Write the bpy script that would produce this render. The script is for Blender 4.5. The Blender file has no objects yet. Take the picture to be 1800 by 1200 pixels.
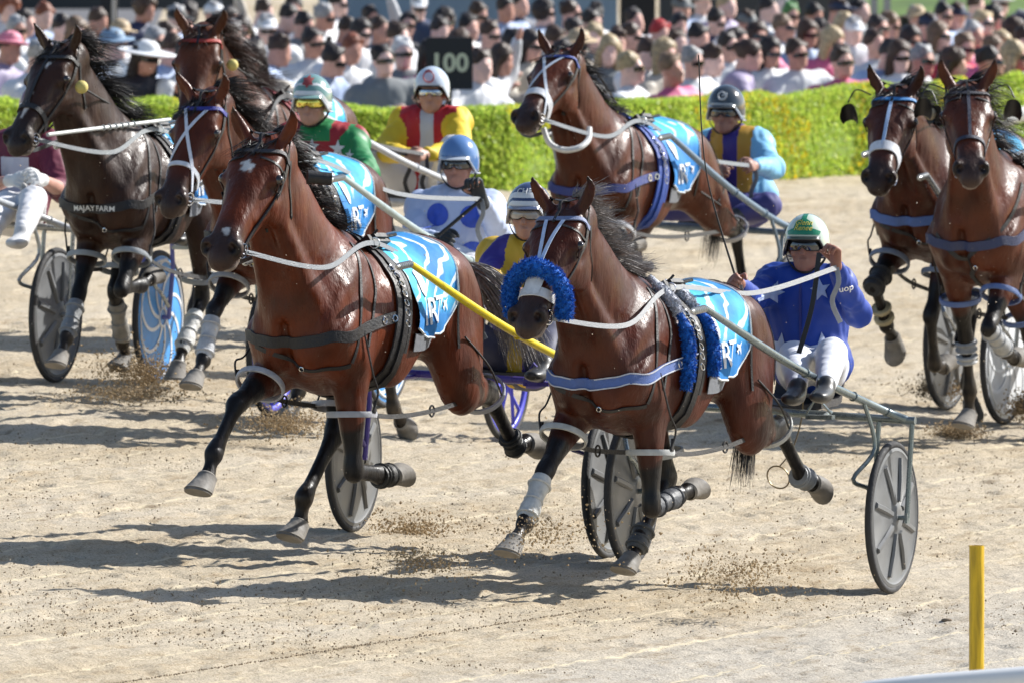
import bpy, math, random, time, os
import numpy as np
from mathutils import Vector, Matrix
from mathutils.bvhtree import BVHTree
T0 = time.time()
R_ = math.radians
# ------------------------------------------------------------------ camera
FPX, CAMH, HORY, BANK = 28000.0, 6.0, -1251.0, 0.075      # focal length in photo pixels, camera height, horizon row, cross fall of the track
PITCH = math.atan2(600 - HORY, FPX)
CP, SP = math.cos(PITCH), math.sin(PITCH)
scn = bpy.context.scene
COL = scn.collection
cam = bpy.data.objects.new('camera', bpy.data.cameras.new('camera'))
COL.objects.link(cam)
cam.location = (0, 0, CAMH)
cam.rotation_euler = (math.pi/2 - PITCH, 0, 0)
cam.data.sensor_width = 36
cam.data.lens = FPX/1800*36
cam.data.clip_start = 1
cam.data.clip_end = 900
cam.data.dof.use_dof = True
cam.data.dof.focus_distance = 72.0
cam.data.dof.aperture_fstop = cam.data.lens/54.0
scn.camera = cam
# ------------------------------------------------------------------ light
SUN_EL, SUN_AZ = 35.0, 29.0        # azimuth measured from +X towards +Y
world = bpy.data.worlds.new("World"); scn.world = world
world.use_nodes = True
wn = world.node_tree.nodes; wn.clear()
sky = wn.new('ShaderNodeTexSky'); sky.sky_type = 'NISHITA'; sky.sun_disc = False
sky.sun_elevation = R_(SUN_EL); sky.sun_rotation = R_(90 - SUN_AZ)
bg = wn.new('ShaderNodeBackground'); bg.inputs[1].default_value = 0.10
wo = wn.new('ShaderNodeOutputWorld')
world.node_tree.links.new(sky.outputs[0], bg.inputs[0]); world.node_tree.links.new(bg.outputs[0], wo.inputs[0])
sl = bpy.data.lights.new('sun', 'SUN'); sl.energy = 5.0; sl.angle = R_(0.5); sl.color = (1.0, 0.97, 0.92)
sun = bpy.data.objects.new('sun', sl); COL.objects.link(sun)
sd = Vector((math.cos(R_(SUN_EL))*math.cos(R_(SUN_AZ)), math.cos(R_(SUN_EL))*math.sin(R_(SUN_AZ)), math.sin(R_(SUN_EL))))
sun.rotation_euler = sd.to_track_quat('Z', 'Y').to_euler()
scn.view_settings.view_transform = 'Standard'; scn.view_settings.look = 'None'
scn.view_settings.exposure = 0.56; scn.view_settings.gamma = 1.0
scn.cycles.use_denoising = True
scn.cycles.max_bounces = 5; scn.cycles.diffuse_bounces = 2; scn.cycles.glossy_bounces = 2
scn.cycles.transmission_bounces = 2; scn.cycles.transparent_max_bounces = 4; scn.cycles.caustics_reflective = False; scn.cycles.caustics_refractive = False

# ------------------------------------------------------------------ frames
def bank_z(X, Y=0):
    return -BANK*X
def at(px, py, s):
    """world point seen at photo pixel (px,py) where one metre spans s pixels"""
    d = FPX/s
    r = (px - 900)/FPX; u = (600 - py)/FPX
    return Vector((d*r, d*(CP + SP*u), CAMH + d*(-SP + CP*u)))
def on_ground(px, s):
    d = FPX/s; X = (px - 900)/s; z = bank_z(X)
    return Vector((X, (d + (z - CAMH)*SP)/CP, z))
def frame(loc, head, pitch=0.0):
    """x forward (towards the camera and to the left), y to the animal's left, z up"""
    h = R_(head)
    f = Vector((-math.sin(h), -math.cos(h), 0)); l = Vector((math.cos(h), -math.sin(h), 0))
    M = Matrix(((f.x, l.x, 0, loc[0]), (f.y, l.y, 0, loc[1]), (0, 0, 1, loc[2]), (0, 0, 0, 1)))
    if pitch: M = M @ Matrix.Translation((0, 0, 1)) @ Matrix.Rotation(-R_(pitch), 4, 'Y') @ Matrix.Translation((0, 0, -1))
    return M
# ------------------------------------------------------------------ objects
def tag(o, label=None, cat=None, group=None, kind=None):
    if label: o['label'] = label
    if cat: o['category'] = cat
    if group: o['group'] = group
    if kind: o['kind'] = kind
    return o
def empty(name, M, label, cat, group=None):
    o = bpy.data.objects.new(name, None); COL.objects.link(o); o.matrix_world = M
    o.empty_display_size = .1
    return tag(o, label, cat, group)
def mk(name, V, Fc, mat, parent=None, smooth=True, attr=None, mats=None, fmat=None):
    me = bpy.data.meshes.new(name)
    V = np.asarray(V, np.float32)
    if isinstance(Fc, np.ndarray):
        n, k = Fc.shape
        me.vertices.add(len(V)); me.vertices.foreach_set('co', V.ravel())
        me.loops.add(n*k); me.loops.foreach_set('vertex_index', Fc.astype(np.int32).ravel())
        me.polygons.add(n); me.polygons.foreach_set('loop_start', np.arange(0, n*k, k, dtype=np.int32))
        me.update(calc_edges=True)
    else:
        me.from_pydata([tuple(v) for v in V], [], [list(f) for f in Fc])
    me.polygons.foreach_set('use_smooth', np.full(len(me.polygons), smooth))
    if attr is not None:
        a = me.color_attributes.new('coat', 'FLOAT_COLOR', 'POINT')
        a.data.foreach_set('color', np.hstack([attr, np.ones((len(attr), 1))]).astype(np.float32).ravel())
    if mat is not None: me.materials.append(mat)
    if mats:
        for m in mats: me.materials.append(m)
        me.polygons.foreach_set('material_index', np.asarray(fmat, np.int32))
    me.update()
    o = bpy.data.objects.new(name, me); COL.objects.link(o)
    if parent is not None: o.parent = parent
    return o
class MB:
    """collects pieces that become ONE mesh"""
    def __init__(s): s.V = []; s.F = []
    def add(s, V, F):
        b = len(s.V); s.V += [tuple(v) for v in V]; s.F += [[i + b for i in f] for f in F]; return s
    def build(s, name, mat, parent=None, smooth=True):
        o = mk(name, np.array(s.V), s.F, mat, parent, smooth)
        if smooth: o.data.set_sharp_from_angle(angle=R_(42))
        return o
    def box(s, c, d, R=None):
        V = [Vector((x*d[0]/2, y*d[1]/2, z*d[2]/2)) for x in (-1, 1) for y in (-1, 1) for z in (-1, 1)]
        if R is not None: V = [R @ v for v in V]
        return s.add([v + Vector(c) for v in V], [(0,1,3,2),(4,6,7,5),(0,4,5,1),(2,3,7,6),(0,2,6,4),(1,5,7,3)])
    def tube(s, P, r, n=8, caps=True):
        P = [Vector(p) for p in P]; m = len(P); rs = r if hasattr(r, '__len__') else [r]*m
        V = []; F = []; nrm = None
        for i, p in enumerate(P):
            t = (P[min(i+1, m-1)] - P[max(i-1, 0)]).normalized()
            if nrm is None:
                nrm = t.orthogonal().normalized()
            nrm = (nrm - t*nrm.dot(t)).normalized(); b = t.cross(nrm)
            for k in range(n):
                a = 2*math.pi*k/n; V.append(p + (nrm*math.cos(a) + b*math.sin(a))*rs[i])
        for i in range(m-1):
            for k in range(n):
                F.append((i*n+k, i*n+(k+1) % n, (i+1)*n+(k+1) % n, (i+1)*n+k))
        if caps: F += [tuple(range(n))[::-1], tuple((m-1)*n+k for k in range(n))]
        return s.add(V, F)
    def ribbon(s, P, N, w, t=.004, taper=False):
        """flat strap through P, facing N"""
        m = len(P); V = []; F = []
        for i in range(m):
            p = Vector(P[i]); n = Vector(N[i]).normalized()
            d = (Vector(P[min(i+1, m-1)]) - Vector(P[max(i-1, 0)])).normalized()
            b = n.cross(d)
            if b.length < 1e-5: b = d.orthogonal()
            b = b.normalized()*(w/2); 
            V += [p - b, p + b, p + b*.96 + n*t, p - b*.96 + n*t]
        for i in range(m-1):
            a = 4*i; c = a+4
            for k in range(4): F.append((a+k, a+(k+1) % 4, c+(k+1) % 4, c+k))
        F += [(3,2,1,0), (4*m-4, 4*m-3, 4*m-2, 4*m-1)]
        return s.add(V, F)
    def ring(s, c, ax, r, t, n=20, m=8, squash=1.0):
        ax = Vector(ax).normalized(); u = ax.orthogonal().normalized(); v = ax.cross(u)
        P = [Vector(c) + u*math.cos(2*math.pi*i/n)*r + v*math.sin(2*math.pi*i/n)*r*squash for i in range(n)]
        V = []; F = []
        for i in range(n):
            q = P[i] - Vector(c); q.normalize()
            for k in range(m):
                a = 2*math.pi*k/m; V.append(P[i] + q*math.cos(a)*t + ax*math.sin(a)*t)
        for i in range(n):
            for k in range(m):
                F.append((i*m+k, i*m+(k+1) % m, ((i+1) % n)*m+(k+1) % m, ((i+1) % n)*m+k))
        return s.add(V, F)
def cat_rom(P, n=6):
    P = [Vector(p) for p in P]; out = []
    for i in range(len(P)-1):
        a, b, c, d = P[max(i-1, 0)], P[i], P[i+1], P[min(i+2, len(P)-1)]
        for k in range(n):
            t = k/n
            out.append(.5*((2*b) + (c-a)*t + (2*a-5*b+4*c-d)*t*t + (3*b-a-3*c+d)*t**3))
    out.append(P[-1]); return out
# ------------------------------------------------------------------ materials
MATS = {}
def mat(name, col=(.5,.5,.5), rough=.5, metal=0., bump=0., bscale=60., var=0., vscale=20., attr=False, spec=.5, coat=0., sheen=0., alpha=1., bdist=.01, stretch=None, trans=0.):
    if name in MATS: return MATS[name]
    m = bpy.data.materials.new(name); m.use_nodes = True; MATS[name] = m
    N = m.node_tree.nodes; L = m.node_tree.links; b = N['Principled BSDF']
    b.inputs['Roughness'].default_value = rough; b.inputs['Metallic'].default_value = metal
    b.inputs['Specular IOR Level'].default_value = spec; b.inputs['Coat Weight'].default_value = coat
    b.inputs['Sheen Weight'].default_value = sheen; b.inputs['Alpha'].default_value = alpha
    if trans: b.inputs['Transmission Weight'].default_value = trans
    b.inputs['Base Color'].default_value = (*col, 1)
    src = None
    tc = N.new('ShaderNodeTexCoord')
    vec = tc.outputs['Object']
    if stretch:
        mp = N.new('ShaderNodeMapping'); mp.inputs['Scale'].default_value = stretch; L.new(vec, mp.inputs[0]); vec = mp.outputs[0]
    if attr:
        a = N.new('ShaderNodeAttribute'); a.attribute_name = 'coat'; src = a.outputs['Color']
    if var:
        n = N.new('ShaderNodeTexNoise'); n.inputs['Scale'].default_value = vscale; n.inputs['Detail'].default_value = 5; L.new(vec, n.inputs['Vector'])
        mr = N.new('ShaderNodeMapRange'); mr.inputs[1].default_value = .3; mr.inputs[2].default_value = .7; mr.inputs[3].default_value = 1-var; mr.inputs[4].default_value = 1+var
        L.new(n.outputs[0], mr.inputs[0])
        mx = N.new('ShaderNodeVectorMath'); mx.operation = 'SCALE'
        if src is None: mx.inputs[0].default_value = col
        else: L.new(src, mx.inputs[0])
        L.new(mr.outputs[0], mx.inputs['Scale']); src = mx.outputs[0]
        mr2 = N.new('ShaderNodeMapRange'); mr2.inputs[1].default_value = .3; mr2.inputs[2].default_value = .7
        mr2.inputs[3].default_value = rough*.8; mr2.inputs[4].default_value = min(1, rough*1.25); L.new(n.outputs[0], mr2.inputs[0]); L.new(mr2.outputs[0], b.inputs['Roughness'])
    if src is not None: L.new(src, b.inputs['Base Color'])
    if bump:
        n = N.new('ShaderNodeTexNoise'); n.inputs['Scale'].default_value = bscale; n.inputs['Detail'].default_value = 4; L.new(vec, n.inputs['Vector'])
        bp = N.new('ShaderNodeBump'); bp.inputs['Strength'].default_value = bump; bp.inputs['Distance'].default_value = bdist
        L.new(n.outputs[0], bp.inputs['Height']); L.new(bp.outputs[0], b.inputs['Normal'])
    return m
# ------------------------------------------------------------------ signed distance modelling
def catnum(S, n):
    S = np.asarray(S, float); out = []
    for i in range(len(S)-1):
        a, b, c, d = S[max(i-1, 0)], S[i], S[i+1], S[min(i+2, len(S)-1)]
        for k in range(n):
            t = k/n
            out.append(.5*((2*b)+(c-a)*t+(2*a-5*b+4*c-d)*t*t+(3*b-a-3*c+d)*t**3))
    out.append(S[-1]); return np.array(out)
class SDF:
    """organic solids: swept elliptical chains joined with soft unions, meshed with surface nets"""
    def __init__(s, lo, hi, res):
        s.lo = np.array(lo, float); s.res = res
        s.n = np.ceil((np.array(hi)-s.lo)/res).astype(int)+1
        s.F = np.full(s.n, 1.0, np.float32)
    def _sub(s, lo, hi):
        a = np.clip(np.floor((lo-s.lo)/s.res).astype(int), 0, s.n-1); b = np.clip(np.ceil((hi-s.lo)/s.res).astype(int)+1, 1, s.n)
        return a, b
    def _seg(s, A, B, ra, rb, side, a, b, caps=1.):
        w = B-A; L = np.linalg.norm(w); w = w/max(L, 1e-9)
        u = side-w*np.dot(side, w); u /= max(np.linalg.norm(u), 1e-9); v = np.cross(w, u)
        ax = [(s.lo[i]+s.res*np.arange(a[i], b[i]) - A[i]).astype(np.float32) for i in range(3)]
        X = ax[0][:, None, None]; Y = ax[1][None, :, None]; Z = ax[2][None, None, :]
        c = X*w[0]+Y*w[1]+Z*w[2]
        t = np.clip(c/max(L, 1e-9), 0, 1)
        qa = (X*u[0]+Y*u[1]+Z*u[2]); qb = (X*v[0]+Y*v[1]+Z*v[2]); qc = c-t*L
        r1 = ra[0]+(rb[0]-ra[0])*t; r2 = ra[1]+(rb[1]-ra[1])*t; r3 = np.minimum(r1, r2)*caps
        k0 = np.sqrt((qa/r1)**2+(qb/r2)**2+(qc/r3)**2); k1 = np.sqrt((qa/r1**2)**2+(qb/r2**2)**2+(qc/r3**2)**2)+1e-6
        return (k0*(k0-1)/k1).astype(np.float32)
    def chain(s, S, side=(0,1,0), k=.05, n=4, sub=False, caps=1.):
        """S rows: x,y,z, half width along side, half width across"""
        S = catnum(S, n) if n > 1 else np.asarray(S, float)
        if len(S) == 1: S = np.vstack([S, S+1e-6])
        S[:, 3:5] = np.maximum(S[:, 3:5], .002)
        side = np.asarray(side, float)
        rr = S[:, 3:5].max(1); pad = k+.02
        lo = (S[:, :3]-rr[:, None]).min(0)-pad; hi = (S[:, :3]+rr[:, None]).max(0)+pad
        a, b = s._sub(lo, hi)
        if (b <= a).any(): return
        T = np.full(b-a, 1.0, np.float32)
        for i in range(len(S)-1):
            P, Q = S[i], S[i+1]; r = max(rr[i], rr[i+1])+pad
            a2, b2 = s._sub(np.minimum(P[:3], Q[:3])-r, np.maximum(P[:3], Q[:3])+r)
            a2 = np.maximum(a2, a); b2 = np.minimum(b2, b)
            if (b2 <= a2).any(): continue
            d = s._seg(P[:3], Q[:3], P[3:5], Q[3:5], side, a2, b2, caps)
            sl_ = tuple(slice(a2[j]-a[j], b2[j]-a[j]) for j in range(3))
            T[sl_] = np.minimum(T[sl_], d)
        sl_ = tuple(slice(a[j], b[j]) for j in range(3)); G = s.F[sl_]
        if sub:
            D = -T; h = np.maximum(k-np.abs(G-D), 0)/k; s.F[sl_] = np.maximum(G, D)+h*h*k*.25
        else:
            h = np.maximum(k-np.abs(G-T), 0)/k; s.F[sl_] = np.minimum(G, T)-h*h*k*.25
    def ball(s, c, r, side=(0,1,0), ax=None, k=.05, sub=False):
        """ellipsoid: r=(along side, along third, along ax)"""
        c = np.array(c, float); r = np.array(r, float)*np.ones(3)
        w = np.array(ax if ax is not None else (1,0,0), float); w /= np.linalg.norm(w)
        u = np.asarray(side, float); u = u-w*np.dot(u, w); u /= np.linalg.norm(u); v = np.cross(w, u)
        R = r.max()+k+.02; a, b = s._sub(c-R, c+R)
        if (b <= a).any(): return
        g = [(s.lo[i]+s.res*np.arange(a[i], b[i]) - c[i]).astype(np.float32) for i in range(3)]
        X = g[0][:, None, None]; Y = g[1][None, :, None]; Z = g[2][None, None, :]
        qa = X*u[0]+Y*u[1]+Z*u[2]; qb = X*v[0]+Y*v[1]+Z*v[2]; qc = X*w[0]+Y*w[1]+Z*w[2]
        k0 = np.sqrt((qa/r[0])**2+(qb/r[1])**2+(qc/r[2])**2); k1 = np.sqrt((qa/r[0]**2)**2+(qb/r[1]**2)**2+(qc/r[2]**2)**2)+1e-6
        T = (k0*(k0-1)/k1).astype(np.float32); sl_ = tuple(slice(a[j], b[j]) for j in range(3)); G = s.F[sl_]
        if sub:
            D = -T; h = np.maximum(k-np.abs(G-D), 0)/k; s.F[sl_] = np.maximum(G, D)+h*h*k*.25
        else:
            h = np.maximum(k-np.abs(G-T), 0)/k; s.F[sl_] = np.minimum(G, T)-h*h*k*.25
    def cut(s, p, n):
        """keep the side the normal n points away from"""
        g = [(s.lo[i]+s.res*np.arange(s.n[i])-p[i]).astype(np.float32) for i in range(3)]
        d = g[0][:, None, None]*n[0]+g[1][None, :, None]*n[1]+g[2][None, None, :]*n[2]
        s.F = np.maximum(s.F, d)
    def mesh(s):
        F = s.F; S = F < 0; c = F[:-1, :-1, :-1].shape
        cnt = np.zeros(c, np.int8)
        offs = [(i, j, k) for i in (0, 1) for j in (0, 1) for k in (0, 1)]
        for o in offs: cnt += S[o[0]:o[0]+c[0], o[1]:o[1]+c[1], o[2]:o[2]+c[2]]
        act = (cnt > 0) & (cnt < 8)
        I = np.argwhere(act); idx = np.full(c, -1, np.int64); idx[act] = np.arange(len(I))
        cv = np.stack([F[I[:, 0]+o[0], I[:, 1]+o[1], I[:, 2]+o[2]] for o in offs], 1)
        acc = np.zeros((len(I), 3)); m = np.zeros(len(I))
        for e0 in range(8):
            for e1 in range(e0+1, 8):
                o0, o1 = np.array(offs[e0]), np.array(offs[e1])
                if abs(o0-o1).sum() != 1: continue
                f0, f1 = cv[:, e0], cv[:, e1]; mk_ = (f0 < 0) != (f1 < 0)
                t = np.where(mk_, f0/np.where(mk_, f0-f1, 1), 0)
                acc += np.where(mk_[:, None], o0+t[:, None]*(o1-o0), 0); m += mk_
        V = s.lo+s.res*(I+acc/m[:, None])
        Q = []
        for ax in range(3):
            o = [0, 0, 0]; o[ax] = 1
            a = S[:S.shape[0]-o[0], :S.shape[1]-o[1], :S.shape[2]-o[2]]; b = S[o[0]:, o[1]:, o[2]:]
            E_ = np.argwhere(a != b); u, v = [(1, 2), (2, 0), (0, 1)][ax]
            E_ = E_[(E_[:, u] > 0) & (E_[:, v] > 0) & (E_[:, u] < S.shape[u]-1) & (E_[:, v] < S.shape[v]-1)]
            du = np.zeros(3, int); du[u] = 1; dv = np.zeros(3, int); dv[v] = 1
            q = [E_-du-dv, E_-dv, E_, E_-du]
            q = np.stack([idx[p[:, 0], p[:, 1], p[:, 2]] for p in q], 1)
            ins = a[E_[:, 0], E_[:, 1], E_[:, 2]]
            q[~ins] = q[~ins][:, ::-1]
            Q.append(q)
        Q = np.vstack(Q); Q = Q[(Q >= 0).all(1)]
        # one light relaxation
        nb = np.zeros((len(V), 3)); w = np.zeros(len(V))
        for i in range(4):
            np.add.at(nb, Q[:, i], V[Q[:, (i+1) % 4]]); np.add.at(w, Q[:, i], 1)
        V = V*.5+.5*nb/np.maximum(w, 1)[:, None]
        return V, Q
class Snap:
    def __init__(s, V, Q): s.b = BVHTree.FromPolygons([tuple(v) for v in V], [tuple(q) for q in Q])
    def near(s, p, off=.004):
        h = s.b.find_nearest(Vector(p))
        n = h[1]; 
        return h[0]+n*off, n
    def ray(s, o, d, off=.004, far=3.0):
        """outermost surface point from o in direction d"""
        d = Vector(d).normalized(); h = s.b.ray_cast(Vector(o)+d*far, -d, far)
        if h[0] is None: return None, None
        return h[0]+h[1]*off, h[1]
    def path(s, pts, off=.004, n=6, closed=False):
        P = cat_rom(pts, n); out = []; N = []
        for p in P:
            q, nn = s.near(p, off); out.append(q); N.append(nn)
        # smooth
        for _ in range(2):
            o2 = out[:]; n2 = N[:]
            for i in range(1, len(out)-1):
                o2[i] = (out[i-1]+out[i]*2+out[i+1])/4; n2[i] = (N[i-1]+N[i]*2+N[i+1]).normalized()
            out, N = o2, n2
        return out, N
# ------------------------------------------------------------------ horses: poses measured from the photograph
FIT = {
 'H1': [-0.712, 74.312, -0.11, 24.94, 1.07, 3.75, 52.52, -2.79, 0.73, 39.03, 1.33, -0.64, 63.8, 68.8, 42.8, 27.7, 54.9, 1.1, -15.7, 0.8, -86.8, -92.5, -110.9, 3.9, 63.7, 16.6, 41.2, 7.9, 74.5, 4.8, -5.3, -85.8, -49.8, -103.3, -101.7, 1.8],
 'H2': [0.667, 73.585, -0.1, 26.14, 1.02, 4.11, 44.79, 1.72, 0.71, 42.84, 2.31, 2.35, 33.5, 48.1, 38.5, 51.0, 50.3, 0.2, -34.6, 0.3, -101.0, -103.3, -116.3, 3.5, 56.7, -22.5, 43.2, 38.8, 55.2, 1.8, 0.7, -92.2, -49.7, -79.0, -89.8, 1.8],
 'BLACK': [-1.922, 83.504, 0.02, 21.95, 0.95, 3.33, 52.34, -13.08, 0.75, 43.94, -12.43, 0.32, -27.4, 32.8, 38.2, 42.9, 48.0, -3.3, -0.0, 44.0, -95.0, -110.0, -120.0, 5.4, 51.0, 24.7, -39.5, -43.1, 39.8, 8.9, 44.4, -22.1, 45.4, 35.2, 18.6, 1.5],
 'X': [-1.112, 81.574, -0.02, 22.08, 0.98, 4.22, 39.79, -6.66, 0.72, 49.57, -6.84, -0.14, -31.8, 55.8, 29.5, 47.9, 49.5, -2.2, -10.0, 15.0, -95.0, -110.0, -120.0, 3.0, 53.8, -34.7, 7.3, 39.9, 51.2, 2.5, 5.0, -45.0, -20.0, -60.0, -80.0, 3.0],
 'RED': [-1.317, 88.315, -0.02, 22.54, 0.96, 3.75, 45.76, -4.23, 0.72, 47.64, 12.41, 0.5, 15.0, 25.0, 10.0, 20.0, 35.0, 3.0, -10.0, 15.0, -95.0, -110.0, -120.0, 3.0, 40.5, -30.2, 6.8, 28.7, 42.5, 2.9, 5.0, -45.0, -20.0, -60.0, -80.0, 3.0],
 'FAR': [0.651, 88.124, 0.04, 24.2, 0.93, 5.11, 46.45, -2.2, 0.72, 30.66, -1.11, 3.56, 29.6, 25.0, 10.0, 20.0, 35.0, 3.0, -56.9, 55.3, -95.0, -110.0, -120.0, 7.2, 31.7, -27.3, 5.9, 26.9, 41.3, 3.0, -46.3, -76.0, -20.0, -60.0, -80.0, 3.2],
 'R1': [2.4, 86.182, 0.08, 21.91, 1.01, 1.76, 35.45, 6.1, 0.71, 36.55, 9.01, 0.01, -3.6, 60.2, -41.4, -55.3, -46.0, 0.7, 20.2, 27.7, -25.7, -84.0, -126.6, -4.4, 25.0, -25.0, 5.0, 25.0, 40.0, 3.0, 5.0, -45.0, -20.0, -60.0, -80.0, 3.0],
 'R2': [2.68, 85.004, 0.03, 22.42, 1.02, 1.62, 50.36, 11.05, 0.71, 32.49, 23.82, -0.07, -0.0, -27.9, -21.1, -4.8, 49.2, 3.0, 4.3, 46.5, -64.6, -74.3, -108.3, 0.7, 28.2, -27.4, 6.7, 28.9, 43.0, 2.9, 5.0, -45.0, -20.0, -60.0, -80.0, 3.0],
}

LEGS = ('FR', 'FL', 'HR', 'HL')
FIT['R2'][24:30] = [22, -35, -10, -45, -65, 3]; FIT['R1'][24:30] = [20, -30, -5, -35, -50, 3]
def sm(x, a, b):
    t = np.clip((x-a)/(b-a), 0, 1); return t*t*(3-2*t)
def fore_joints(side, q):
    s, a1, a2, a3, a4, ab = q
    a4 = min(a4, 36.); a3 = min(a3, 50.)
    s = max(-30., min(38., s))
    out = [np.array([.44+.12*math.sin(R_(s)), side*.15, .93+.02*abs(math.sin(R_(s)))])]
    for a, L in ((a1, .43), (a2, .29), (a3, .12), (a4, .09)):
        a = R_(a); out.append(out[-1]+L*np.array([math.sin(a), side*math.sin(R_(ab))*math.cos(a), -math.cos(a)]))
    return out
def hind_joints(side, q):
    a0, a1, a2, a3, a4, ab = q
    a4 = min(a4, 38.)
    out = [np.array([-.58, side*.12, 1.25])]
    for a, L in ((a0, .38), (a1, .45), (a2, .36), (a3, .12), (a4, .09)):
        a = R_(a); out.append(out[-1]+L*np.array([math.sin(a), side*math.sin(R_(ab))*math.cos(a), -math.cos(a)]))
    out[1][1] += side*.07
    return out
def head_frame(nk, nyaw, nlen, hp, hy, hr):
    base = np.array([.50, 0, 1.27])
    n = np.array([math.cos(R_(nk))*math.cos(R_(nyaw)), math.cos(R_(nk))*math.sin(R_(nyaw)), math.sin(R_(nk))])
    poll = base+nlen*n
    ax = np.array([math.cos(R_(hp))*math.cos(R_(hy)), math.cos(R_(hp))*math.sin(R_(hy)), -math.sin(R_(hp))])
    lt = np.array([-math.sin(R_(hy)), math.cos(R_(hy)), 0]); up = np.cross(ax, lt)
    l2 = lt*math.cos(R_(hr))+up*math.sin(R_(hr)); up = np.cross(ax, l2)
    return base, poll, n, ax, l2, up
class Horse: pass
def make_horse(key, label, res, base, dark, group='harness horses racing', blaze=None, tailwind=None, tail_col='black hair', mane_col='black hair', points=1.0, sock=None):
    v = FIT[key]; X, Y, lift, head, size, pitch, nk, nyaw, nlen, hp, hy, hr = v[:12]
    h = Horse(); h.key = key; h.M = frame((X, Y, bank_z(X)+lift), head, pitch); h.size = size
    B, poll, nv, ax, lt, up = head_frame(nk, nyaw, nlen, hp, hy, hr)
    h.g = lambda a, b, c: Vector((poll+a*1.08*ax+b*1.34*lt+c*1.16*up)*size)
    h.ax, h.lt, h.up, h.nv = Vector(ax), Vector(lt), Vector(up), Vector(nv)
    h.poll = Vector(poll*size); J = {}
    for i, n in enumerate(LEGS):
        q = v[12+6*i:18+6*i]; sd_ = -1 if n[1] == 'R' else 1
        J[n] = fore_joints(sd_, q) if n[0] == 'F' else hind_joints(sd_, q)
    h.J = {n: [Vector(p*size) for p in j] for n, j in J.items()}
    allp = np.array([p for j in J.values() for p in j]+[poll, poll+.62*ax, poll+.25*up])
    lo = np.minimum(allp.min(0)-.13, (-1.0, -.42, .7)); hi = np.maximum(allp.max(0)+.13, (.9, .42, 1.7))
    S = SDF(lo, hi, res)
    # trunk
    S.chain([(-.84,0,1.31,.08,.10),(-.74,0,1.29,.17,.20),(-.58,0,1.265,.235,.265),(-.32,0,1.245,.245,.255),(-.05,0,1.19,.275,.295),(.18,0,1.17,.27,.325),
             (.38,0,1.175,.225,.34),(.55,0,1.18,.18,.29),(.66,0,1.15,.13,.20)], k=.05, n=7)
    S.chain([(.05,0,1.42,.06,.07),(.30,0,1.475,.045,.085),(.48,0,1.46,.05,.10),(.6,0,1.43,.05,.1)], k=.08)
    S.chain([(-.80,0,1.36,.07,.08),(-.50,0,1.42,.10,.10),(-.2,0,1.41,.09,.07)], k=.08)
    for sd_ in (-1, 1):
        S.chain([(.36,sd_*.13,1.40,.05,.08),(.50,sd_*.175,1.24,.055,.12),(.60,sd_*.16,1.10,.075,.12)], side=(0,1,0), k=.07)    # shoulder blade
        S.ball((.66, sd_*.075, 1.035), (.085,.115,.10), k=.05)                                          # breast muscle
        S.ball((-.46, sd_*.13, 1.36), (.12,.12,.26), k=.09)                                           # loin and croup
        S.ball((-.77, sd_*.10, 1.22), (.09,.16,.11), k=.08)                                           # buttock
        S.ball((.12, sd_*.2, 1.1), (.07,.22,.2), k=.1)
        S.chain([(.36,sd_*.20,1.12,.05,.09),(.46,sd_*.20,1.0,.05,.07)], k=.05)                          # triceps
    # neck
    nseg = []
    for t, w, hh in ((-.16,.17,.31),(.02,.16,.30),(.2,.135,.258),(.42,.115,.212),(.66,.10,.175),(.86,.088,.145),(1.0,.078,.115)):
        p = B+nlen*t*nv; bow = math.sin(math.pi*max(0, min(1, t)))*.025
        # tapering towards the base the neck drops its underside to the breast
        p = p+np.array([-.2, 0, .6])*bow
        nseg.append((*p, w, hh))
    S.chain(nseg, side=lt*.5+np.array([0, .5, 0]), k=.07)
    crest = [(*(B+nlen*t*nv+o*np.cross(nv, np.cross(np.array([0,0,1.]), nv))/1), w, w) for t, o, w in ()]
    for sd_ in (-1, 1):   # jugular groove ridge / brachiocephalic
        a = B+np.array([.12, sd_*.10, -.16]); b = poll+ax*.16-up*.10+lt*sd_*.05
        S.chain([(*a,.06,.07),(*(a*.5+b*.5-np.array([.0,0,0])),.045,.05),(*b,.03,.04)], k=.05)
    # head
    H_ = lambda a, b, c: poll+a*1.08*ax+b*1.34*lt+c*1.16*up
    S.chain([(*H_(-.06,0,-.03),0.1005,0.1102),(*H_(.04,0,-.01),0.1099,0.1136),(*H_(.13,0,-.015),0.1179,0.1218),(*H_(.22,0,-.025),0.1045,0.1218),(*H_(.32,0,-.03),0.0831,0.1020),
             (*H_(.42,0,-.034),0.0697,0.0812),(*H_(.50,0,-.04),0.0697,0.0720),(*H_(.555,0,-.045),0.0670,0.0638),(*H_(.585,0,-.05),0.0563,0.0488)], side=lt, k=.03, n=4)
    for sd_ in (-1, 1):
        S.ball(H_(.15, sd_*.052, -.095), (0.0429,0.1068,0.1080), side=lt, ax=ax, k=.035)        # cheek
        S.ball(H_(.165, sd_*.082, .028), (0.0321,0.0302,0.0432), side=lt, ax=ax, k=.022)      # brow over the eye
        S.chain([(*H_(.20, sd_*.080, -.005),0.0161,0.0174),(*H_(.28, sd_*.066, -.02),0.0134,0.0162),(*H_(.35, sd_*.055, -.03),0.0107,0.0140)], side=lt, k=.022)  # facial crest
        S.chain([(*H_(.05, sd_*.07, .045),0.0215,0.0232),(*H_(.12, sd_*.07, .055),0.0215,0.0208)], side=lt, k=.03)
        S.ball(H_(.535, sd_*.047, -.018), (0.0268,0.0418,0.0432), side=lt, ax=ax, k=.02)         # nostril wing
        S.chain([(*H_(.35, sd_*.032, .012),0.0174,0.0140),(*H_(.50, sd_*.030, .002),0.0161,0.0116)], side=lt, k=.025)
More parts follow.
